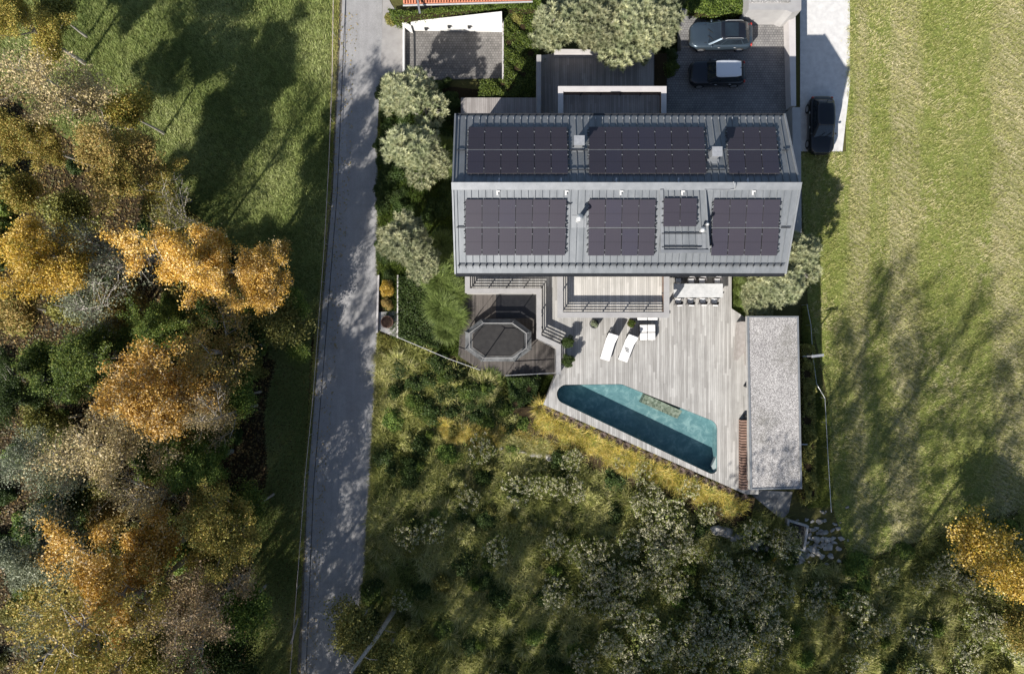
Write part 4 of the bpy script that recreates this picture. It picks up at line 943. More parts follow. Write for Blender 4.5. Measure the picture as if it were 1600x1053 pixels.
def tree_proto(key, seed, R, Ht, nleaf, lsize, sig=.42, levels=3, kids=(6, 4, 4), bark='bark', **kw):
    mb, tips = skeleton(seed, R, Ht, levels, kids, **kw); r = np.random.default_rng(seed+50)
    wood = mb.mesh(key+'_wood', M[bark])
    T = np.array([tuple(t) for t in tips]); k = max(1, nleaf//len(T)); C = np.repeat(T, k, 0)
    g_ = r.normal(size=(len(C), 3))*sig; g_[:, 2] *= .7; C = C+g_
    clump_v = np.repeat(r.random(len(T)), k); V, Q = leaf_quads(C, lsize, .25, .7, r)
    v = np.clip(.2+.55*clump_v+r.normal(size=len(C))*.26, 0, 1)
    crown = npmesh(key+'_leaves', V, Q, v, [M['l_orange']]); PROTO[key] = (wood, crown, R, Ht)
for i, sd in enumerate((3, 8, 21, 29)): tree_proto('broad%d' % i, sd, 4.2, 11, 50000, .112, .24, kids=(6, 5, 5))
tree_proto('bare0', 31, 4.2, 11, 12000, .12, .26, kids=(7, 5, 5), bark='bark_pale', trunk_r=.13)
tree_proto('bare1', 37, 4.0, 10.5, 4200, .12, .30, kids=(7, 5, 5), bark='bark_pale', trunk_r=.13)
tree_proto('feather', 51, 3.6, 20, 17000, .17, .25, kids=(6, 4, 3), bark='bark', trunk_r=.2)
tree_proto('small0', 41, 2.4, 5.5, 12000, .14, .32, kids=(5, 4, 3), trunk_r=.09)
tree_proto('small1', 47, 2.2, 5.0, 12000, .14, .32, kids=(5, 4, 3), trunk_r=.09)
def pine_proto(key, seed, R, Ht, npuff, nneed=64):
    r = np.random.default_rng(seed); mb = MB(); rr = random.Random(seed)
    mb.tube([(0, 0, -.1), (.05, .05, Ht*.5), (0, 0, Ht*.92)], [.13, .10, .03], 8)
    # lumpy crown built from several sub-crowns
    subs = [(rr.uniform(-.55, .55)*R, rr.uniform(-.55, .55)*R, Ht*rr.uniform(.5, .85), R*rr.uniform(.35, .55)) for _ in range(7)]+[(0, 0, Ht*.85, R*.5)]
    pf = []
    for k in range(npuff):
        sx, sy, sz, sr = subs[k % len(subs)]; d = r.normal(size=3); d[2] = abs(d[2])*1.1-.25; d /= np.linalg.norm(d); q = np.array([sx, sy, sz])+d*sr*(.7+.35*r.random())*np.array([1, 1, 1.0]); pf.append(q)
    pf = np.array(pf)
    for k in range(0, npuff, 6): s_ = subs[k % len(subs)]; mb.tube([(0, 0, s_[2]*.6), (s_[0]*.7, s_[1]*.7, s_[2]*.9), tuple(pf[k])], [.05, .03, .012], 3, False)
    C = np.repeat(pf, nneed, 0); n = len(C); az = r.random(n)*2*np.pi; L = .20+.16*r.random(n); lean = r.random(n)**.7*.95
    V, Q, sg = blades(C, az, L, lean, np.full(n, .055), 2, .1, r)
    cv = np.repeat(r.random(npuff), nneed); v = np.clip(.15+.55*cv+.3*r.random(n), 0, 1)
    PROTO[key] = (mb.mesh(key+'_wood', M['bark']), npmesh(key+'_needles', V, Q, np.repeat(v, sg), [M['l_pine']]), R, Ht)
for i, sd in enumerate((5, 9, 14)): pine_proto('pine%d' % i, sd, 2.0, 4.6, 430, 60)
def clump_proto(key, seed, n, R, L, w, lean, mat, droop=.6, seg=3, core=.35):
    r = np.random.default_rng(seed); a = r.random(n)*2*np.pi; q = r.random(n)**.5*R*core
    base = np.stack([np.cos(a)*q, np.sin(a)*q, np.zeros(n)], 1); az = a+r.normal(size=n)*.5
    V, Q, sg = blades(base, az, L*(.6+.5*r.random(n)), lean*(.35+.65*r.random(n)), np.full(n, w), seg, droop, r)
    PROTO[key] = npmesh(key+'_blades', V, Q, np.repeat(r.random(n), sg), [M[mat]])
for i in range(3):
    clump_proto('fount%d' % i, 60+i, 520, .5, .95, .030, .95, 'l_fount', .55)
    clump_proto('tuss%d' % i, 70+i, 420, .5, .75, .030, 1.0, 'l_tuss', .5)
    clump_proto('bamb%d' % i, 80+i, 1500, .9, 1.15, .032, .95, 'l_bamboo', .75, core=.9)
clump_proto('purp0', 90, 260, .3, .75, .022, .8, 'l_purple', .3)
def weed_proto(key, seed, nst, R, Ht):
    r = np.random.default_rng(seed); a = r.random(nst)*2*np.pi; q = r.random(nst)**.5*R; hh = Ht*(.6+.5*r.random(nst))
    bx = np.cos(a)*q; by = np.sin(a)*q; lx = r.normal(size=nst)*.12; ly = r.normal(size=nst)*.12
    C = []
    for t in np.linspace(.15, .92, 12): C.append(np.stack([bx+lx*t, by+ly*t, hh*t], 1)+r.normal(size=(nst, 3))*.07)
    C = np.concatenate(C); V1, Q1 = leaf_quads(C, .12, .8, .5, r)
    sel = r.random(nst) < .6; T = np.stack([bx+lx, by+ly, hh], 1)[sel]; k = 9; T = np.repeat(T, k, 0)+r.normal(size=(sel.sum()*k, 3))*np.array([.05, .05, .03]); V2, Q2 = leaf_quads(T, .075, .8, .8, r)
    V = np.concatenate([V1, V2]); Q = np.concatenate([Q1, Q2+len(V1)]); v = r.random(len(Q)); PROTO[key] = npmesh(key+'_leaves', V, Q, v, [M['l_weed'], M['l_seed']], np.r_[np.zeros(len(Q1)), np.ones(len(Q2))])
for i in range(3): weed_proto('weed%d' % i, 100+i, 90, .85, 1.1)
def bush_proto(key, seed, R, Ht, n, ls):
    r = np.random.default_rng(seed); K = 26; d = r.normal(size=(K, 3)); d[:, 2] = np.abs(d[:, 2]); d /= np.linalg.norm(d, axis=1)[:, None]
    cc = d*np.array([R*.72, R*.72, Ht*.72])*(.6+.4*r.random((K, 1))); rad = R*(.22+.14*r.random(K)); C = np.repeat(cc, n//K, 0); e_ = r.normal(size=(len(C), 3)); e_ /= np.linalg.norm(e_, axis=1)[:, None]
    C = C+e_*np.repeat(rad, n//K)[:, None]*(.6+.5*r.random((len(C), 1))); C[:, 2] = np.maximum(C[:, 2], .03)
    V, Q = leaf_quads(C, ls, .5, .6, r); v = np.clip(np.repeat(r.random(K), n//K)*.5+.5*r.random(len(C)), 0, 1); PROTO[key] = npmesh(key+'_leaves', V, Q, v, [M['l_green']])
for i in range(3): bush_proto('bush%d' % i, 120+i, 1.0, 1.1, 4200, .105)

def override(o, mat):
    o.material_slots[0].link = 'OBJECT'; o.material_slots[0].material = M[mat]
def at_top(px, py, z):      # where the crown centre shows at height z
    v = P(px, py, z); return v.x, v.y
def tree(key, px, py, Rpx, h, mat, label, name='tree', cat='tree', group=None, rz=None, barkm=None, dens=1):
    """px,py = where the crown's middle shows; Rpx = its apparent radius; h = height"""
    wood, crown, R0, H0 = PROTO[key]; zc = h*.78; x, y = at_top(px, py, zc); R = Rpx*(H-zc)/F
    root = thing(name, label, cat, (x, y, 0), rnd.uniform(0, 6.28) if rz is None else rz, group)
    sc = (R/R0/1.12, R/R0/1.12, h/H0/1.08)
    root.scale = (1, 1, 1)
    a = link('trunk', wood, root); b = link('crown', crown, root); a.scale = sc; b.scale = sc
    if mat: override(b, mat)
    if barkm: override(a, barkm)
    return root
FG = 'trees of the wood left of the road'
RS = 1.22
T = [
 ('bare0', 55, 120, 100, 13, 'l_tan', 'tall tan leaved tree with pale twigs at the upper left edge'),
 ('broad0', 12, 205, 75, 12, 'l_gold', 'yellow green tree at the left edge below the tan tree'),
 ('broad1', 140, 235, 95, 12, 'l_brown', 'dark brown leaved tree in half shade at the meadow edge'),
 ('broad2', 205, 275, 70, 10, 'l_gold', 'olive gold tree right of the brown tree at the meadow edge'),
 ('broad1', 20, 385, 95, 14, 'l_yellow', 'bright yellow tree cut by the left edge, halfway down the wood'),
 ('bare1', 135, 385, 85, 11, 'l_greygreen', 'thin grey twigged tree between the yellow and orange trees'),
 ('broad0', 283, 405, 92, 14, 'l_orange', 'large bright orange maple nearest the upper meadow'),
 ('broad2', 392, 425, 68, 10, 'l_orange', 'smaller darker orange tree standing right of the bright orange maple'),
 ('bare1', 110, 480, 90, 10, 'l_greygreen', 'almost leafless tree with long pale branches'),
 ('broad2', 110, 560, 75, 9, 'l_green', 'dark green tree below the leafless tree'),
 ('broad1', 228, 630, 112, 15, 'l_orange', 'orange maple in the middle of the wood'),
 ('bare0', 320, 545, 95, 10, 'l_brown', 'dull brown thin crowned tree right of the middle of the wood'),
 ('bare0', 130, 705, 105, 13, 'l_tan', 'pinkish tan tree with bare twigs below the middle maple'),
 ('bare0', 20, 740, 80, 12, 'l_greygreen', 'grey green willow at the left edge above the largest willow'),
 ('broad0', 35, 880, 100, 13, 'l_greygreen', 'largest grey green willow at the lower left'),
 ('broad1', 300, 730, 75, 8, 'l_green', 'low dark green tree under the middle maple'),
 ('broad2', 320, 830, 85, 10, 'l_gold', 'olive gold tree beside the sunny verge strip'),
 ('broad0', 160, 920, 115, 14, 'l_orange', 'large golden orange tree at the lower left'),
 ('bare0', 285, 985, 100, 12, 'l_red', 'reddish bare twigged tree at the bottom edge'),
 ('broad2', 110, 1020, 80, 12, 'l_gold', 'gold and green tree at the bottom edge beside the willow'),
 ('bare1', 30, 1010, 70, 12, 'l_greygreen', 'sparse grey tree at the bottom left corner'),
 ('broad2', 25, 30, 65, 9, 'l_gold', 'yellow green tree at the top left corner'),
 ('broad0', 10, 620, 70, 9, 'l_dkgreen', 'dark green tree at the left edge between yellow tree and willow'),
 ('broad1', 240, 500, 60, 8, 'l_green', 'small green tree tucked between the two orange maples'),
 ('bare1', 250, 330, 62, 11, 'l_olive', 'thin grey branched tree above the bright orange maple'),
 ('bare1', 300, 660, 60, 13, 'l_tan', 'bare branched small tree right of the middle maple'),
 ('bare1', 200, 790, 66, 12, 'l_tan', 'thin pale branched tree above the golden tree at the lower left'),
 ('small1', 462, 478, 26, 3.5, 'l_green', 'bright green sapling at the corner between meadow and road'),
 ('small0', 468, 548, 22, 3, 'l_green', 'small bright green bush tree beside the road fence'),
 ('small0', 425, 500, 48, 5, 'l_olive', 'yellow green bush tree at the wood edge beside the verge'),
]
for k, px, py, R, h, m, lb in T: tree(k, px, py, R*RS, h, m, lb, 'broadleaf_tree', 'tree', FG, barkm='bark_pale' if k[:4] == 'bare' else None)
FILL = [(90, 330), (240, 330), (60, 560), (175, 480), (330, 640), (60, 660), (380, 540), (370, 620), (235, 790), (330, 890), (220, 860), (90, 790), (370, 960), (20, 480), (190, 170), (75, 15), (330, 480), (400, 500), (160, 800), (60, 950), (220, 1040), (350, 1040), (385, 800), (270, 700), (20, 300)]
for i, (px, py) in enumerate(FILL): tree('small%d' % (i % 2), px, py, rnd.uniform(42, 62), rnd.uniform(4.5, 7), ('l_olive', 'l_dkgreen', 'l_green', 'l_brown', 'l_gold')[i % 5], 'smaller tree filling a gap between the tall autumn trees', 'understory_tree', 'tree', 'smaller trees between the tall autumn trees')
def spruce_proto(key, seed, Ht, R, n):
    r = np.random.default_rng(seed); mb = MB(); mb.tube([(0, 0, -.1), (.1, 0, Ht*.5), (0, 0, Ht)], [.24, .15, .03], 8)
    k = 300; C = []
    for i in range(k):
        z = Ht*(.30+.68*r.random()**.8); rr_ = R*(1-(z/Ht-.3)/.72)**.8*(.55+.6*r.random()); a = r.random()*6.283; e = np.array([math.cos(a)*rr_, math.sin(a)*rr_, z-rr_*.35])
        mb.tube([(0, 0, z), tuple(e)], [.035, .01], 3, False); t = r.random(n//k)**.6; C.append(np.array([0, 0, z])+(e-np.array([0, 0, z]))*t[:, None]+r.normal(size=(n//k, 3))*.14)
    C = np.concatenate(C); V, Q = leaf_quads(C, .20, .2, .45, r); PROTO[key] = (mb.mesh(key+'_wood', M['bark']), npmesh(key+'_needles', V, Q, r.random(len(Q)), [M['l_dkgreen']]), R, Ht)
def dapple_proto(key, seed, Ht, R, K, per):
    # tall tree whose foliage sits in separate sprays along the limbs
    r = np.random.default_rng(seed); mb = MB(); mb.tube([(0, 0, -.1), (.15, .05, Ht*.3), (-.1, .1, Ht*.65), (0, 0, Ht*.97)], [.26, .19, .12, .03], 8); C = []; cl = []
    for i in range(K):
        z = Ht*(.36+.62*r.random()); prof = math.sin(math.pi*min(1, max(.12, (z/Ht-.30)/.78)))**.7; rr_ = R*prof*(.25+.8*r.random()**.6); a = r.random()*6.283
        e = np.array([math.cos(a)*rr_, math.sin(a)*rr_, z]); b = np.array([0, 0, max(Ht*.28, z-rr_*.7)])
        if i % 2 == 0: mb.tube([tuple(b), tuple(b*.5+e*.5+r.normal(size=3)*.12), tuple(e)], [.05, .03, .01], 3, False)
        ax = (e-b)/(np.linalg.norm(e-b)+1e-6); m_ = int(per*(.5+r.random())); C.append(e+ax*r.normal(size=(m_, 1))*.42+r.normal(size=(m_, 3))*.19); cl.append(np.full(m_, r.random()))
    C = np.concatenate(C); cl = np.concatenate(cl); V, Q = leaf_quads(C, .16, .3, .7, r)
    PROTO[key] = (mb.mesh(key+'_wood', M['bark']), npmesh(key+'_leaves', V, Q, np.clip(.5*cl+.5*r.random(len(C)), 0, 1), [M['l_gold']]), R, Ht)
for i in range(3): dapple_proto('dapple%d' % i, 230+i, 20, 3.4, 135, 66)
for i in range(2): spruce_proto('spruce%d' % i, 200+i, 25, 3.3, 6600)
def out_tree(key, tx, ty, h, sc, mat, name, label, group):
    """the tip's shadow falls on the ground at (tx, ty)"""
    v = P(tx, ty, 0); k = h/math.tan(SUN_EL); x = v.x-math.sin(SUN_AZ)*k; y = v.y-math.cos(SUN_AZ)*k
    wood, crown, R0, H0 = PROTO[key]; inside_ = -y*F/H+CY < 1060
    if inside_: label, group, name = 'slender sparse crowned tree standing among the autumn trees at the lower left', 'slender trees at the lower left', 'slender_tree'
    root = thing(name, label, 'tree', (x, y, 0), rnd.uniform(0, 6.28), group); a = link('trunk', wood, root); b = link('crown', crown, root); a.scale = b.scale = (sc, sc, h/H0)
    if mat: override(b, mat)
for i, (tx, ty, h, sc) in enumerate(((1435, 425, 27, 1.0), (1552, 445, 28, 1.0), (1385, 560, 23, .9), (1640, 545, 27, 1.0), (1480, 620, 22, .9), (1600, 725, 18, 1.0), (1340, 700, 20, .7))):
    out_tree('dapple%d' % (i % 3), tx, ty, h, sc*1.15, 'l_olive', 'broadleaf_tree', 'tall feathery tree standing below the lower edge of the picture', 'tall trees beyond the lower edge')
for i, (tx, ty, h) in enumerate(((905, 730, 19), (1030, 785, 18), (1150, 815, 18), (770, 735, 19), (1340, 850, 17))):
    out_tree('spruce%d' % (i % 2), tx, ty, h, .75, None, 'spruce_tree', 'narrow spruce standing below the lower edge of the picture', 'spruces beyond the lower edge')
for i, (tx, ty, h, sc) in enumerate(((908, 478, 24, .55), (735, 640, 20, .7), (600, 440, 17, .8), (572, 545, 17, .75), (604, 625, 16, .75), (570, 705, 16, .75), (600, 785, 15, .75), (555, 860, 14, .75), (590, 940, 13, .8), (530, 985, 12, .7), (965, 748, 18, .7), (860, 720, 19, .6), (1000, 800, 17, .8), (640, 700, 17, .8), (1085, 792, 17, .7), (1195, 832, 16, .7), (790, 742, 18, .7), (850, 790, 16, .75), (690, 810, 15, .8), (1010, 850, 15, .75), (1170, 900, 14, .8), (1330, 950, 14, .8))):
    out_tree('dapple%d' % (i % 3), tx, ty, h, sc*1.1, 'l_gold', 'broadleaf_tree', 'tall autumn tree with open crown below the lower edge of the picture', 'trees beyond the lower edge')

# silver pines
PG = 'silver needled pines around the house'
for k, px, py, R, h, lb in (
    (0, 640, 150, 50, 4.8, 'silver green pine by the road at the corner of the cobbled court'), (1, 632, 225, 50, 4.8, 'rounded silver pine beside the road, below the court corner pine'),
    (0, 663, 245, 40, 4.2, 'yellow tinged silver pine leaning toward the house roof'), (2, 637, 385, 50, 4.8, 'silver pine halfway down the house, beside the shaded road'), (1, 665, 410, 34, 3.6, 'small silver pine next to the bamboo'),
    (1, 865, 35, 52, 5.5, 'leftmost silver pine of the row above the north deck'), (2, 925, 30, 52, 6, 'silver pine second from the left above the north deck'), (0, 985, 40, 52, 6, 'silver pine third from the left above the north deck'),
    (2, 1040, 25, 48, 5.5, 'rightmost silver pine above the north deck beside the cars'), (1, 960, 72, 34, 4, 'small yellowish silver pine overhanging the north deck kerb'),
    (0, 1250, 400, 42, 5.2, 'silver pine at the right end of the house roof'), (2, 1225, 450, 56, 5.0, 'wide silver pine between house gable and pool house'), (1, 1185, 462, 34, 4, 'yellow green pine beside the bamboo of the terrace')):
    tree('pine%d' % k, px, py, R*1.18, h, None, lb, 'pine_tree', 'pine', PG)
# small deciduous
tree('small0', 555, 990, 62, 5.5, 'l_olive', 'light green tree beside the road at the bottom edge', 'broadleaf_tree')
tree('small1', 600, 1035, 55, 5, 'l_olive', 'olive tree on the bottom edge, right of the road', 'broadleaf_tree')
tree('small1', 1540, 855, 62, 5, 'l_yellow', 'golden yellow small tree at the right edge below the meadow', 'broadleaf_tree')
tree('small0', 1600, 900, 60, 5, 'l_yellow', 'yellow tree cut by the right edge', 'broadleaf_tree')
tree('small0', 1600, 990, 50, 4.5, 'l_gold', 'olive yellow tree at the lower right corner', 'broadleaf_tree')

def plant(key, x, y, z, s, name, label, cat, group=None, mat=None, sz=None):
    o = bpy.data.objects.new(name, PROTO[key]); COL.objects.link(o); o.location = (x, y, z); o.rotation_euler = (0, 0, rnd.uniform(0, 6.28)); o.scale = (s, s, sz or s)
    tag(o, label, cat, group)
    if mat: override(o, mat)
    return o
def pp(key, px, py, z, s, *a, **k): v = P(px, py, z); return plant(key, v.x, v.y, z, s, *a, **k)
# fountain grass along the pool terrace
line = [(852, 652), (900, 680), (950, 705), (1000, 727), (1050, 750), (1100, 770), (1150, 788)]
for i in range(90):
    t = i/89*(len(line)-1); j = min(len(line)-2, int(t)); u = t-j; a, b = line[j], line[j+1]; row = i % 3
    px = a[0]+(b[0]-a[0])*u+rnd.uniform(-8, 8); py = a[1]+(b[1]-a[1])*u+rnd.uniform(-5, 5)+(row-1.45)*11
    pp('fount%d' % (i % 3), px, py, .98-.28*row, rnd.uniform(.6, 1.15)*(.8 if i > 74 else 1), 'fountain_grass', 'golden fountain grass tuft in the band below the pool', 'ornamental grass', 'fountain grasses below the pool', mat=('l_fount', 'l_fount', 'l_fount', 'l_fount', 'l_olive', 'l_tuss', 'l_fount')[i % 7])
for i in range(16): pp('fount%d' % (i % 3), 690+i*5.2+rnd.uniform(-3, 3), 668+rnd.uniform(-6, 8)+i*.8, .3, rnd.uniform(.9, 1.2), 'fountain_grass', 'golden grass tuft in the short band left of the pool', 'ornamental grass', 'golden grasses left of the pool')
for i in range(18): pp('fount%d' % (i % 3), 772+i*5+rnd.uniform(-3, 3), 688+rnd.uniform(-8, 8)+i*.6, .25, rnd.uniform(.7, 1.0), 'fountain_grass', 'brownish grass tuft joining the two golden bands', 'ornamental grass', 'brownish grasses between the golden bands', mat='l_tuss')
for i in range(26):
    t = i/25; pp('purp0', 856+t*306, 640+t*136+rnd.uniform(-1, 3), 1.35, rnd.uniform(.35, .75), 'purple_grass', 'thin purple grass tuft bending over the pool deck edge', 'ornamental grass', 'purple grasses on the deck edge')
# bamboo
for i, (px, py, s) in enumerate(((690, 385, .9), (700, 410, 1), (688, 435, 1.1), (705, 455, 1), (692, 480, 1.1), (708, 495, .9), (700, 515, .8), (695, 235, .8), (697, 260, .7))):
    pp('bamb%d' % (i % 3), px, py, .6, s, 'bamboo_clump', ('drooping green bamboo between pines and trampoline court' if i < 7 else 'narrow bamboo tuft against the upper house gable'), 'bamboo', 'bamboo by the court' if i < 7 else 'bamboo by the upper gable')
for i, (px, py, s) in enumerate(((1153, 445, .55), (1153, 463, .6), (1157, 482, .55), (1165, 450, .5))): pp('bamb%d' % (i % 3), px, py, 1.2, s, 'bamboo_clump', 'yellow green bamboo strip at the right end of the terrace', 'bamboo', 'bamboo at the terrace end')
for px, py, s, m, lb in ((755, 605, 1.3, 'l_tuss', 'large pale ornamental grass below the trampoline court'), (738, 622, 1.0, 'l_bamboo', 'green ornamental grass clump left of the large pale one'), (768, 592, .9, 'l_bamboo', 'yellow green grass clump touching the court rail')):
    pp('bamb0', px, py, .1, s*.8, 'ornamental_grass', lb, 'ornamental grass', mat=m)
# planters on the terrace
def planter(px, py, r, h, m, label, key, s, lm):
    v = P(px, py, ZD+h); root = thing('planter', label, 'planter', (v.x, v.y, ZD)); mb = MB(); mb.lathe([(r*.7, .003), (r, h*.5), (r*.95, h), (r*.82, h), (r*.8, h-.08)], 20); mb.build('pot', M[m], root)
    mb = MB(); mb.lathe([(.02, h-.09), (r*.82, h-.085)], 16); mb.build('soil', M['floor'], root)
    b = link('plant', PROTO[key], root, (0, 0, h-.05)); b.scale = (s, s, s); override(b, lm)
planter(929, 506, .34, .55, 'pot', 'round dark planter with grey foliage left of the loungers', 'bush0', .34, 'l_greygreen')
planter(987, 505, .28, .45, 'terracotta', 'round rust planter with pale green tuft between lounger and footstool', 'bush1', .34, 'l_hedge')
planter(887, 534, .32, .7, 'pot', 'dark planter with dark shrub inside the parapet corner', 'bush2', .55, 'l_dkgreen')
planter(888, 563, .34, .8, 'pot', 'tall dark planter with dark shrub at the lower end of the parapet', 'bush1', .55, 'l_dkgreen')
# hedges: one leafy body each
def hedge(pts, z0, z1, n, mat, label, ls=.11, name='hedge', relief=.12):
    pl = poly(pts, z1); q = sample_poly(pl, n); z = z1-np.abs(rng.normal(size=n))*.16+relief*(np.sin(q[:, 0]*2.3+q[:, 1])*np.sin(q[:, 1]*2.9)+.6*np.sin(q[:, 0]*6)*np.sin(q[:, 1]*5.5))
    per = []; m_ = len(pl)
    for i in range(m_):
        a, b = np.array(pl[i]), np.array(pl[(i+1) % m_]); k = max(4, int(np.linalg.norm(b-a)*(z1-z0)*160)); t = rng.random((k, 1)); per.append(np.c_[a+(b-a)*t+rng.normal(size=(k, 2))*.06, z0+(z1-z0)*rng.random(k)])
    C = np.concatenate([np.c_[q, z]]+per); V, Q = leaf_quads(C, ls, .5, .6)
    o = link(name, npmesh(name+'_leaves', V, Q, rng.random(len(Q)), [M[mat]])); tag(o, label, 'hedge' if name == 'hedge' else 'ground cover')
    c_ = MB(); ctr = np.mean(pl, 0); c_.prism([tuple(ctr+(np.array(p)-ctr)*.95) for p in pl], z0, z1-.22); c_.build('branches', M['floor'], o); return o
hedge([(606, 14), (640, 18), (832, -4), (845, -4), (845, 12), (787, 12), (645, 20), (616, 22)], .02, 2.4, 16000, 'l_hedge', 'clipped hedge strip above the white retaining wall')
hedge([(788, 22), (842, 22), (842, 150), (748, 150), (752, 124), (788, 124)], .02, 1.5, 20000, 'l_hedge', 'L shaped clipped green hedge right of the cobbled court', relief=.2)
hedge([(1078, -10), (1168, -10), (1168, 20), (1110, 22), (1078, 14)], .02, 2.2, 7000, 'l_hedge', 'dark clipped hedge above the parked cars')
hedge([(622, 432), (678, 432), (685, 545), (622, 526)], .02, .6, 12000, 'l_dkgreen', 'dark evergreen ground cover left of the bamboo', name='ground_cover', relief=.08)
hedge([(793, 590), (845, 590), (835, 625), (800, 640)], .02, .9, 6000, 'l_dkgreen', 'low hedge below the right end of the trampoline court', relief=.2)
hedge([(1255, 540), (1272, 540), (1276, 780), (1258, 790)], .02, 1.2, 9000, 'l_olive', 'yellow leaved hedge between pool house and meadow fence', relief=.3)
for px, py, s, m, lb in ((605, 450, .8, 'l_yellow', 'yellow shrub in the kerbed bed beside the road'), (606, 475, .6, 'l_brown', 'brown shrub in the kerbed bed beside the road'), (616, 30, .8, 'l_olive', 'yellow green shrub at the driveway corner'), (808, 30, .8, 'l_olive', 'yellow shrub on top of the hedge corner'),
        (1045, 110, .9, 'l_hedge', 'sparse shrub between north deck and parking'), (1048, 90, .7, 'l_dkgreen', 'dark shrub below the rightmost north pine'), (1225, 855, 1.0, 'l_olive', 'olive shrub beside the cellar hatch'), (1205, 865, .7, 'l_yellow', 'small yellowish shrub left of the rocks'), (850, 100, .7, 'l_dkgreen', 'dark shrub between thin wall and north deck')):
    pp('bush0', px, py, 1.0 if (py < 200 and px > 800) else .1, s, 'shrub', lb, 'shrub', mat=m)
for i in range(120):
    px, py = rnd.uniform(596, 712), rnd.uniform(125, 435)
    pp('bush%d' % (i % 3), px, py, 0, rnd.uniform(.4, .9), 'evergreen_bush', 'low dark shrub in the shaded strip between road and house', 'shrub', 'dark shrubs beside the house', mat='l_dkgreen')
# ---------------------------------------------------------------- thicket
TH = [(592, 560), (640, 540), (720, 575), (790, 600), (845, 640), (1165, 795), (1225, 815), (1260, 880), (1330, 885), (1480, 835), (1640, 790), (1640, 1120), (480, 1120), (562, 1053), (578, 880), (588, 700)]
thw = poly(TH)
n = 230; q = sample_poly(thw, n)
for i, (x, y) in enumerate(q):
    px = CX+x*F/H; dens = px < 900
    key = 'weed%d' % (i % 3) if ((px > 860 and i % 3) or i % 6 == 0) else 'tuss%d' % (i % 3)
    if key[0] == 'w': plant(key, x, y, 0, rnd.uniform(.8, 1.3), 'seed_head_weeds', 'stand of tall weeds with pale seed heads in the thicket', 'weeds', 'seed head weeds in the thicket', sz=rnd.uniform(1.1, 1.8))
    else: plant(key, x, y, 0, rnd.uniform(.9, 1.6), 'grass_tussock', 'arching grass tussock in the rough ground below the garden', 'grass tussock', 'grass tussocks in the rough ground')
q = sample_poly(thw, 210)
for i, (x, y) in enumerate(q): plant('bush%d' % (i % 3), x, y, 0, rnd.uniform(.5, 1.15), 'shrub', 'leafy shrub standing in the thicket', 'shrub', 'shrubs in the thicket', mat=('l_green', 'l_olive', 'l_dkgreen', 'l_dkgreen', 'l_green', 'l_tuss', 'l_dkgreen')[i % 7], sz=rnd.uniform(.7, 1.5))
q = sample_poly(poly([(1280, 895), (1640, 815), (1640, 1120), (1250, 1120)]), 90)
for i, (x, y) in enumerate(q): plant('tuss%d' % (i % 3), x, y, 0, rnd.uniform(1.1, 2.0), 'grass_tussock', 'large flattened grass tussock at the lower right', 'grass tussock', 'flattened tussocks at the lower right')
# bushes under the wood
WD = poly([(-60, 40), (60, 60), (150, 250), (290, 330), (430, 480), (400, 700), (360, 880), (340, 1080), (-60, 1080)])
q = sample_poly(WD, 110)
for i, (x, y) in enumerate(q): plant('bush%d' % (i % 3), x, y, 0, rnd.uniform(.9, 2.1), 'undergrowth_bush', 'dark undergrowth shrub beneath the autumn trees', 'shrub', 'undergrowth shrubs beneath the wood', mat=('l_dkgreen', 'l_green', 'l_olive')[i % 3])
# grass blades: nobody could count these
def grass(name, pts, n, L, w, mat, label, z=0.01, lean=.7, clump=0):
    q = sample_poly(poly(pts), n)
    if clump: k_ = n//clump; cen = sample_poly(poly(pts), k_); q = np.repeat(cen, clump, 0)+rng.normal(size=(k_*clump, 2))*.13; n = len(q)
    if name in ('mown_grass', 'grass_clumps') and pts[0][0] > 1000:
        lx_ = CX+q[:, 0]*F/H+8*np.sin(q[:, 1]*.3); ln_ = sum(np.exp(-((lx_-c0_)/w_)**2) for c0_, w_ in ((1347, 11), (1410, 20), (1580, 24))); q = q[rng.random(n) > .25*np.clip(ln_, 0, 1)]; n = len(q)
    base = np.c_[q, np.full(n, z)]; V, Q, sg = blades(base, rng.random(n)*2*np.pi, L*(.5+rng.random(n)), lean*(.3+.7*rng.random(n)), np.full(n, w)*(.7+.6*rng.random(n)), 1, .3)
    big = .5+.25*np.sin(q[:, 0]*.9+np.sin(q[:, 1]*.35)*2)+.25*np.sin(q[:, 1]*.6+q[:, 0]*.3)
    if name == 'mown_grass':
        px = CX+q[:, 0]*F/H+6*np.sin(q[:, 1]*.25); lane = sum(a_*np.exp(-((px-c0_)/w_)**2) for c0_, w_, a_ in ((1350, 18, .8), (1402, 26, 1.1), (1475, 12, .6), (1575, 34, 1.1), (1650, 24, .9))); ln = np.clip(lane*(.65+.35*np.sin(q[:, 1]*1.7+q[:, 0]*2)), 0, 1); big = None
    if big is None: v = np.clip(np.where(rng.random(n) < .22+.75*ln, .45+.6*rng.random(n)*(.4+ln), .5*rng.random(n)), 0, 1)
    else: v = np.clip(.45*big+.55*rng.random(n), 0, 1)
    o = link(name, npmesh(name+'_blades', V, Q, np.repeat(v, sg), [M[mat]])); tag(o, label, 'grass', None, 'stuff')
grass('meadow_grass', [(-60, -60), (525, -60), (515, 300), (500, 480), (430, 500), (400, 420), (300, 330), (150, 250), (-60, 60)], 190000, .19, .055, 'l_mead_l', 'short green grass covering the meadow left of the road')
grass('strip_grass', MS, 50000, .30, .05, 'l_mead_l', 'bright green grass strip between wood and road'); grass('strip_grass', ME, 12000, .28, .05, 'l_mead_l', 'green grass corner at the end of the meadow')
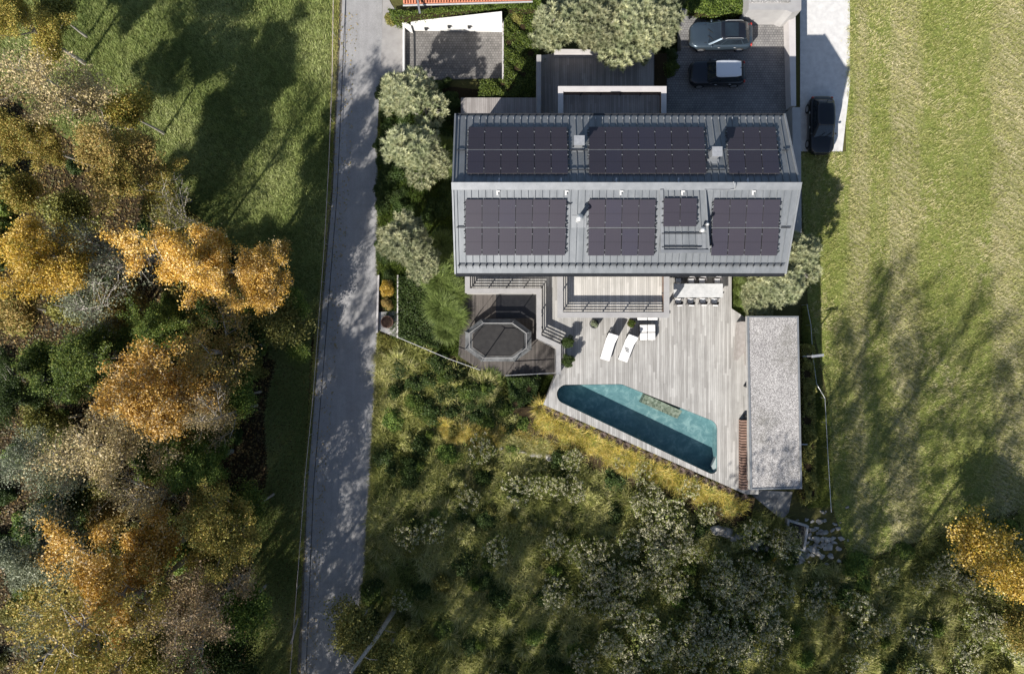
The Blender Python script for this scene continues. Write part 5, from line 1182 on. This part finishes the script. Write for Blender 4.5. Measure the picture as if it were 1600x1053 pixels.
grass('verge_grass', [(521, -60), (533, -60), (520, 260), (500, 500), (480, 760), (462, 1090), (440, 1090), (460, 900), (474, 745), (497, 470), (513, 300)], 26000, .22, .05, 'l_tuss', 'straw coloured grass along the road fence')
grass('mown_grass', [(1324, -60), (1680, -60), (1680, 780), (1480, 830), (1330, 880), (1303, 800), (1293, 620), (1262, 470), (1252, 240), (1324, 237)], 150000, .13, .05, 'l_mead_r', 'mown mixed green and straw grass on the right meadow')
grass('undergrowth', TH, 200000, .42, .055, 'l_weed', 'low matted green undergrowth filling the thicket', lean=.9)
grass('verge_grass', [(590, 520), (622, 530), (720, 575), (790, 600), (845, 640), (700, 700), (590, 700)], 30000, .35, .045, 'l_olive', 'rough olive grass on the slope below the court')
grass('grass_clumps', [(-60, -60), (525, -60), (515, 300), (500, 480), (430, 500), (400, 420), (300, 330), (150, 250), (-60, 60)], 90000, .34, .05, 'l_mead_l', 'taller green grass clumps across the left meadow', clump=26)
grass('grass_clumps', [(1324, -60), (1680, -60), (1680, 780), (1480, 830), (1330, 880), (1303, 800), (1293, 620), (1262, 470), (1252, 240), (1324, 237)], 90000, .24, .05, 'l_mead_r', 'taller tufts and clumps across the mown right meadow', clump=20)
grass('thicket_grass', TH, 140000, .8, .05, 'l_tuss', 'long yellow green grass growing through the thicket', clump=60, lean=.9)
grass('verge_grass', [(590, 520), (596, 520), (590, 700), (580, 880), (562, 1060), (552, 1060), (570, 880), (580, 700)], 9000, .30, .05, 'l_tuss', 'grass creeping over the right edge of the road')
grass('verge_grass', [(590, 200), (596, 200), (598, 430), (588, 430)], 3000, .25, .05, 'l_weed', 'weeds at the kerbless road edge beside the pines')

pt = P(1250, 554, 0); lm = thing('street_lamp', 'slim pole lamp with short flat arms behind the pool house', 'lamp post', (pt.x, pt.y, 0))
mb = MB(); mb.tube([(0, 0, 0), (0, 0, 2.86)], [.06, .045], 10); mb.build('pole', M['ltmetal'], lm)
mb = MB(); mb.box(-.42, .42, -.09, .09, 2.86, 2.93); mb.v = [(x, y+.12*x, z) for x, y, z in mb.v]; mb.build('lamp_head', M['ltmetal'], lm, bevel=.015)
mb = MB(); mb.bar((-.95, -.05, 2.7), (-.4, -.05, 2.86), .035, .035); mb.build('arm', M['ltmetal'], lm)
def fence(name, pts, z, r, m, label, cat='fence', step=2.2, posts='post', pm=None, pr=.02):
    W_ = [P(x, y, z) for x, y in pts]; root = thing(name, label, cat, (W_[0].x, W_[0].y, 0)); mb = MB(); mb.tube([p-root.location for p in W_], r, 6); mb.build('rail' if r > .02 else 'tape', M[m], root)
    L = 0
    for a, b in zip(W_, W_[1:]):
        k = max(1, round((b-a).length/step))
        for i in range(k): p = a.lerp(b, i/k)-root.location; q_ = MB(); q_.tube([(p.x, p.y, 0), (p.x, p.y, z+.06)], pr, 6); q_.build(posts, M[pm or m], root)
    return root
fence('rope_fence', [(521, -20), (519, 120), (514, 250), (507, 380), (498, 500), (489, 620), (477, 740), (468, 860), (459, 980), (452, 1070)], .9, .018, 'rope', 'thin pale tape fence on posts along the left side of the road', pm='ltmetal', step=3.0)
fence('garden_fence', [(1261, 476), (1267, 508), (1270, 555), (1276, 600), (1289, 622), (1293, 700), (1299, 800)], 1.0, .022, 'ltmetal', 'thin steel rail fence between the pool house hedge and meadow')
fence('court_rail', [(622, 527), (700, 560), (750, 578)], 1.0, .025, 'ltmetal', 'thin steel rail running diagonally to the trampoline court', step=3)
fence('court_rail', [(790, 586.5), (868, 582.5)], 1.1, .03, 'ltmetal', 'short steel rail along the lower edge of the court', step=2)
mb = MB(); mb.box(0, 1.5, -.03, .03, 1.3, 1.36); mb.box(.0, .06, -.03, .03, .02, 1.3)
v = P(1248, 694, 1.3); o = mb.build('pipe_bracket', M['ltmetal']); o.location = (v.x-.9, v.y, 0); tag(o, 'short steel pipe sticking out of the pool house wall', 'pipe')
# concrete pad with basket
pd = thing('drain_pad', 'small concrete pad with a round rusty basket by the road', 'drain', P(605, 502, 0)); mb = MB(); mb.prism(poly([(592, 488), (621, 486), (621, 528), (592, 516)]), .01, .12); part(mb, 'pad', M['concrete'], pd)
c_ = P(605, 503, .4)-pd.location; mb = MB(); mb.lathe([(.42, .1), (.45, .5), (.39, .5), (.37, .14)], 20, c_.x, c_.y); mb.build('basket', M['terracotta'], pd)
mb = MB()
for k in range(-4, 5): w_ = math.sqrt(max(0, .38**2-(k*.085)**2)); mb.box(c_.x+k*.085-.012, c_.x+k*.085+.012, c_.y-w_, c_.y+w_, .43, .45); mb.box(c_.x-w_, c_.x+w_, c_.y+k*.085-.012, c_.y+k*.085+.012, .452, .47)
mb.build('grate', M['slat'], pd)
# cellar hatch and rocks
ht = thing('cellar_hatch', 'dark sunken hatch among the rocks below the pool house', 'hatch', P(1240, 832, 0))
mb = MB(); mb.prism(poly([(1226, 808), (1259, 818), (1253, 858), (1223, 850)]), .02, .55, hole=poly([(1229, 812), (1255, 820), (1250, 854), (1226, 847)])[::-1]); part(mb, 'frame', M['concrete'], ht)
mb = MB(); mb.prism(poly([(1229, 812), (1255, 820), (1250, 854), (1226, 847)]), .03, .2); part(mb, 'lid', M['mat'], ht)
def rock(px, py, s, seed, label=None, name='rock', flat=.45, rz=0):
    r = random.Random(seed); bm = bmesh.new(); bmesh.ops.create_icosphere(bm, subdivisions=3, radius=1)
    ax = [(Vector((r.gauss(0, 1), r.gauss(0, 1), r.gauss(0, 1))).normalized(), r.uniform(.42, .82)) for _ in range(16)]
    for v_ in bm.verts:
        for a, d in ax:
            k = v_.co.dot(a)
            if k > d: v_.co -= a*(k-d)
    me = bpy.data.meshes.new(name); bm.to_mesh(me); bm.free(); me.materials.append(M['stone']); o = link(name, me); w = P(px, py, .2); o.location = (w.x, w.y, .3 if name == 'edging_stone' else .05); o.scale = (s, s*r.uniform(.5, .9), s*flat); o.rotation_euler = (r.uniform(-.4, .4) if not rz else 0, r.uniform(-.4, .4) if not rz else 0, rz+r.uniform(-.5, .5)); tag(o, label or 'rough grey boulder in the sunlit rock pile below the pool house', 'rock', 'rocks below the pool house'); return o
for i, (px, py, s) in enumerate(((1283, 815, .55), (1290, 832, .6), (1276, 842, .65), (1303, 842, .5), (1295, 856, .6), (1312, 858, .45), (1280, 866, .7), (1262, 868, .6), (1270, 828, .5), (1252, 878, .6), (1300, 870, .45), (1286, 800, .4))): rock(px, py, s*.72, i)
for i in range(16):
    t = i/15; rock(1118+t*128, 829+t*42+rnd.uniform(-3, 3), rnd.uniform(.55, .8), 40+i, 'flat edging stone in the line crossing the thicket', 'edging_stone', .75, -.3)['group'] = 'edging stones in the thicket'
for i in range(9):
    t = i/8; rock(785+t*95, 700+t*14+rnd.uniform(-2, 2), rnd.uniform(.35, .5), 70+i, 'pale flat stone below the golden grasses', 'edging_stone', .75, -.1)['group'] = 'stones below the golden grasses'
# leaning snag
a = P(618, 950, 0); b = P(548, 1050, 7.2); sn = thing('dead_tree', 'leaning bare dead trunk beside the light green tree at the bottom', 'dead tree', a); mb = MB(); mb.tube([Vector((0, 0, -.1)), (b-a)*.5+Vector((.15, .1, .2)), b-a], [.20, .16, .09], 8); mb.build('trunk', M['bark_pale'], sn, smooth=True)
for k in range(5): t = .35+.14*k; q_ = (b-a)*t; mb = MB(); an = k*2.1; mb.tube([q_, q_+Vector((math.cos(an)*.6, math.sin(an)*.6, .5)), q_+Vector((math.cos(an)*1.1, math.sin(an)*1.2, .6))], [.04, .025, .01], 4); mb.build('branch', M['bark_pale'], sn)
mb = MB(); a = P(455, 1005, .3); b = P(466, 965, .2); mb.tube([a, b], [.08, .05], 6); tag(mb.build('fallen_branch', M['bark_pale'], smooth=True), 'short pale branch lying on the verge left of the road', 'branch')

n = 60000; q = sample_poly(poly([(-60, 60), (150, 250), (300, 330), (500, 480), (474, 760), (455, 1090), (-60, 1090)]), n); V, Q = leaf_quads(np.c_[q, .03+.05*rng.random(n)], .15, 2.0, .7)
o = link('leaf_litter', npmesh('leaf_litter', V, Q, rng.random(n), [M['l_litter']])); tag(o, 'fallen brown and yellow leaves on the floor of the wood', 'leaves', None, 'stuff')

for i in range(70):
    px, py = rnd.gauss(1283, 20), rnd.gauss(842, 20); o = rock(px, py, rnd.uniform(.12, .34), 300+i, 'small broken stone scattered among the boulders', 'small_stone', .4); o['group'] = 'small stones among the boulders'; o.location.z = .02
n = 1500; q = sample_poly(poly([(450, 700), (482, 700), (510, 300), (524, 20), (560, 20), (547, 300), (512, 740), (494, 1060), (442, 1060)]), n); V, Q = leaf_quads(np.c_[q, np.full(n, .06)], .10, 2.0, .7)
o = link('fallen_leaves', npmesh('fallen_leaves', V, Q, rng.random(n), [M['l_brown']])); tag(o, 'fallen leaves blown along the left edge of the road', 'leaves', None, 'stuff')

def band(name, line_, wid, n, mat, label, z0, z1):
    L_ = np.array([P2(*p_, .9) for p_ in line_]); t = rng.random(n)*(len(L_)-1); j = np.minimum(t.astype(int), len(L_)-2); u = (t-j)[:, None]; d = rng.random(n)**.8
    q = L_[j]*(1-u)+L_[j+1]*u; wv = wid*(.8+.3*np.sin(t*9)+.25*np.sin(t*23+1)); q = q+np.c_[-.42*d*wv, -.9*d*wv]+rng.normal(size=(n, 2))*.12
    base = np.c_[q, z0+(z1-z0)*d]; V, Q, sg = blades(base, rng.random(n)*2*np.pi, .45+.35*rng.random(n), .4+.5*rng.random(n), np.full(n, .035), 2, .4)
    v = np.clip(.5+.5*np.sin(q[:, 0]*3.1+q[:, 1])*np.sin(q[:, 1]*2.7)+rng.normal(size=n)*.3, 0, 1)
    o = link(name, npmesh(name+'_blades', V, Q, np.repeat(v, sg), [M[mat]])); tag(o, label, 'grass', None, 'stuff')
band('golden_grass', [(846, 645), (900, 668), (950, 692), (1000, 714), (1050, 737), (1100, 759), (1165, 785)], 1.15, 12000, 'l_fount', 'golden grass growing between the tufts along the pool edge', 1.3, .55)
band('golden_grass', [(686, 655), (720, 664), (760, 668), (800, 676), (850, 690), (900, 700)], .8, 6000, 'l_fount', 'golden grass in the band left of the pool', .3, .25)

for i in range(46):
    px, py = rnd.uniform(640, 850), rnd.uniform(560, 660)
    if px > 740 and py < 600 or py > 560+.52*(px-600)+60: continue
    if py < 527+.4*(px-622)+14: continue
    pp('bush%d' % (i % 3), px, py, 0, rnd.uniform(.6, 1.1), 'evergreen_bush', 'dark green shrub on the slope below the trampoline court', 'shrub', 'dark shrubs below the court', mat=('l_dkgreen', 'l_dkgreen', 'l_hedge')[i % 3])

grass('bed_grass', [(1253, 480), (1262, 478), (1276, 600), (1292, 640), (1298, 790), (1262, 792), (1253, 765)], 22000, .40, .05, 'l_weed', 'rough green plants between pool house and meadow fence')
grass('bed_grass', [(1000, 0), (1078, 14), (1064, 84), (1040, 84), (1020, 70)], 5000, .4, .05, 'l_hedge', 'dark low plants below the north pines')
grass('bed_grass', [(595, 125), (712, 150), (712, 430), (720, 560), (612, 530), (590, 430), (595, 200)], 34000, .45, .055, 'l_hedge', 'dark low plants in the strip beside the house')
grass('bed_grass', [(745, 585), (866, 588), (845, 645), (760, 640)], 9000, .45, .055, 'l_hedge', 'dark low plants below the court rail')

q = sample_poly(poly([(900, 780), (1010, 765), (1120, 850), (1230, 900), (1200, 1000), (1000, 1010), (900, 900)]), 34)
for i, (x, y) in enumerate(q): plant('weed%d' % (i % 3), x, y, .25, rnd.uniform(1.0, 1.5), 'seed_head_weeds', 'dense pale seed headed bush mass at the bottom centre right', 'weeds', 'dense pale weeds at the bottom centre right', sz=rnd.uniform(1.3, 1.9))
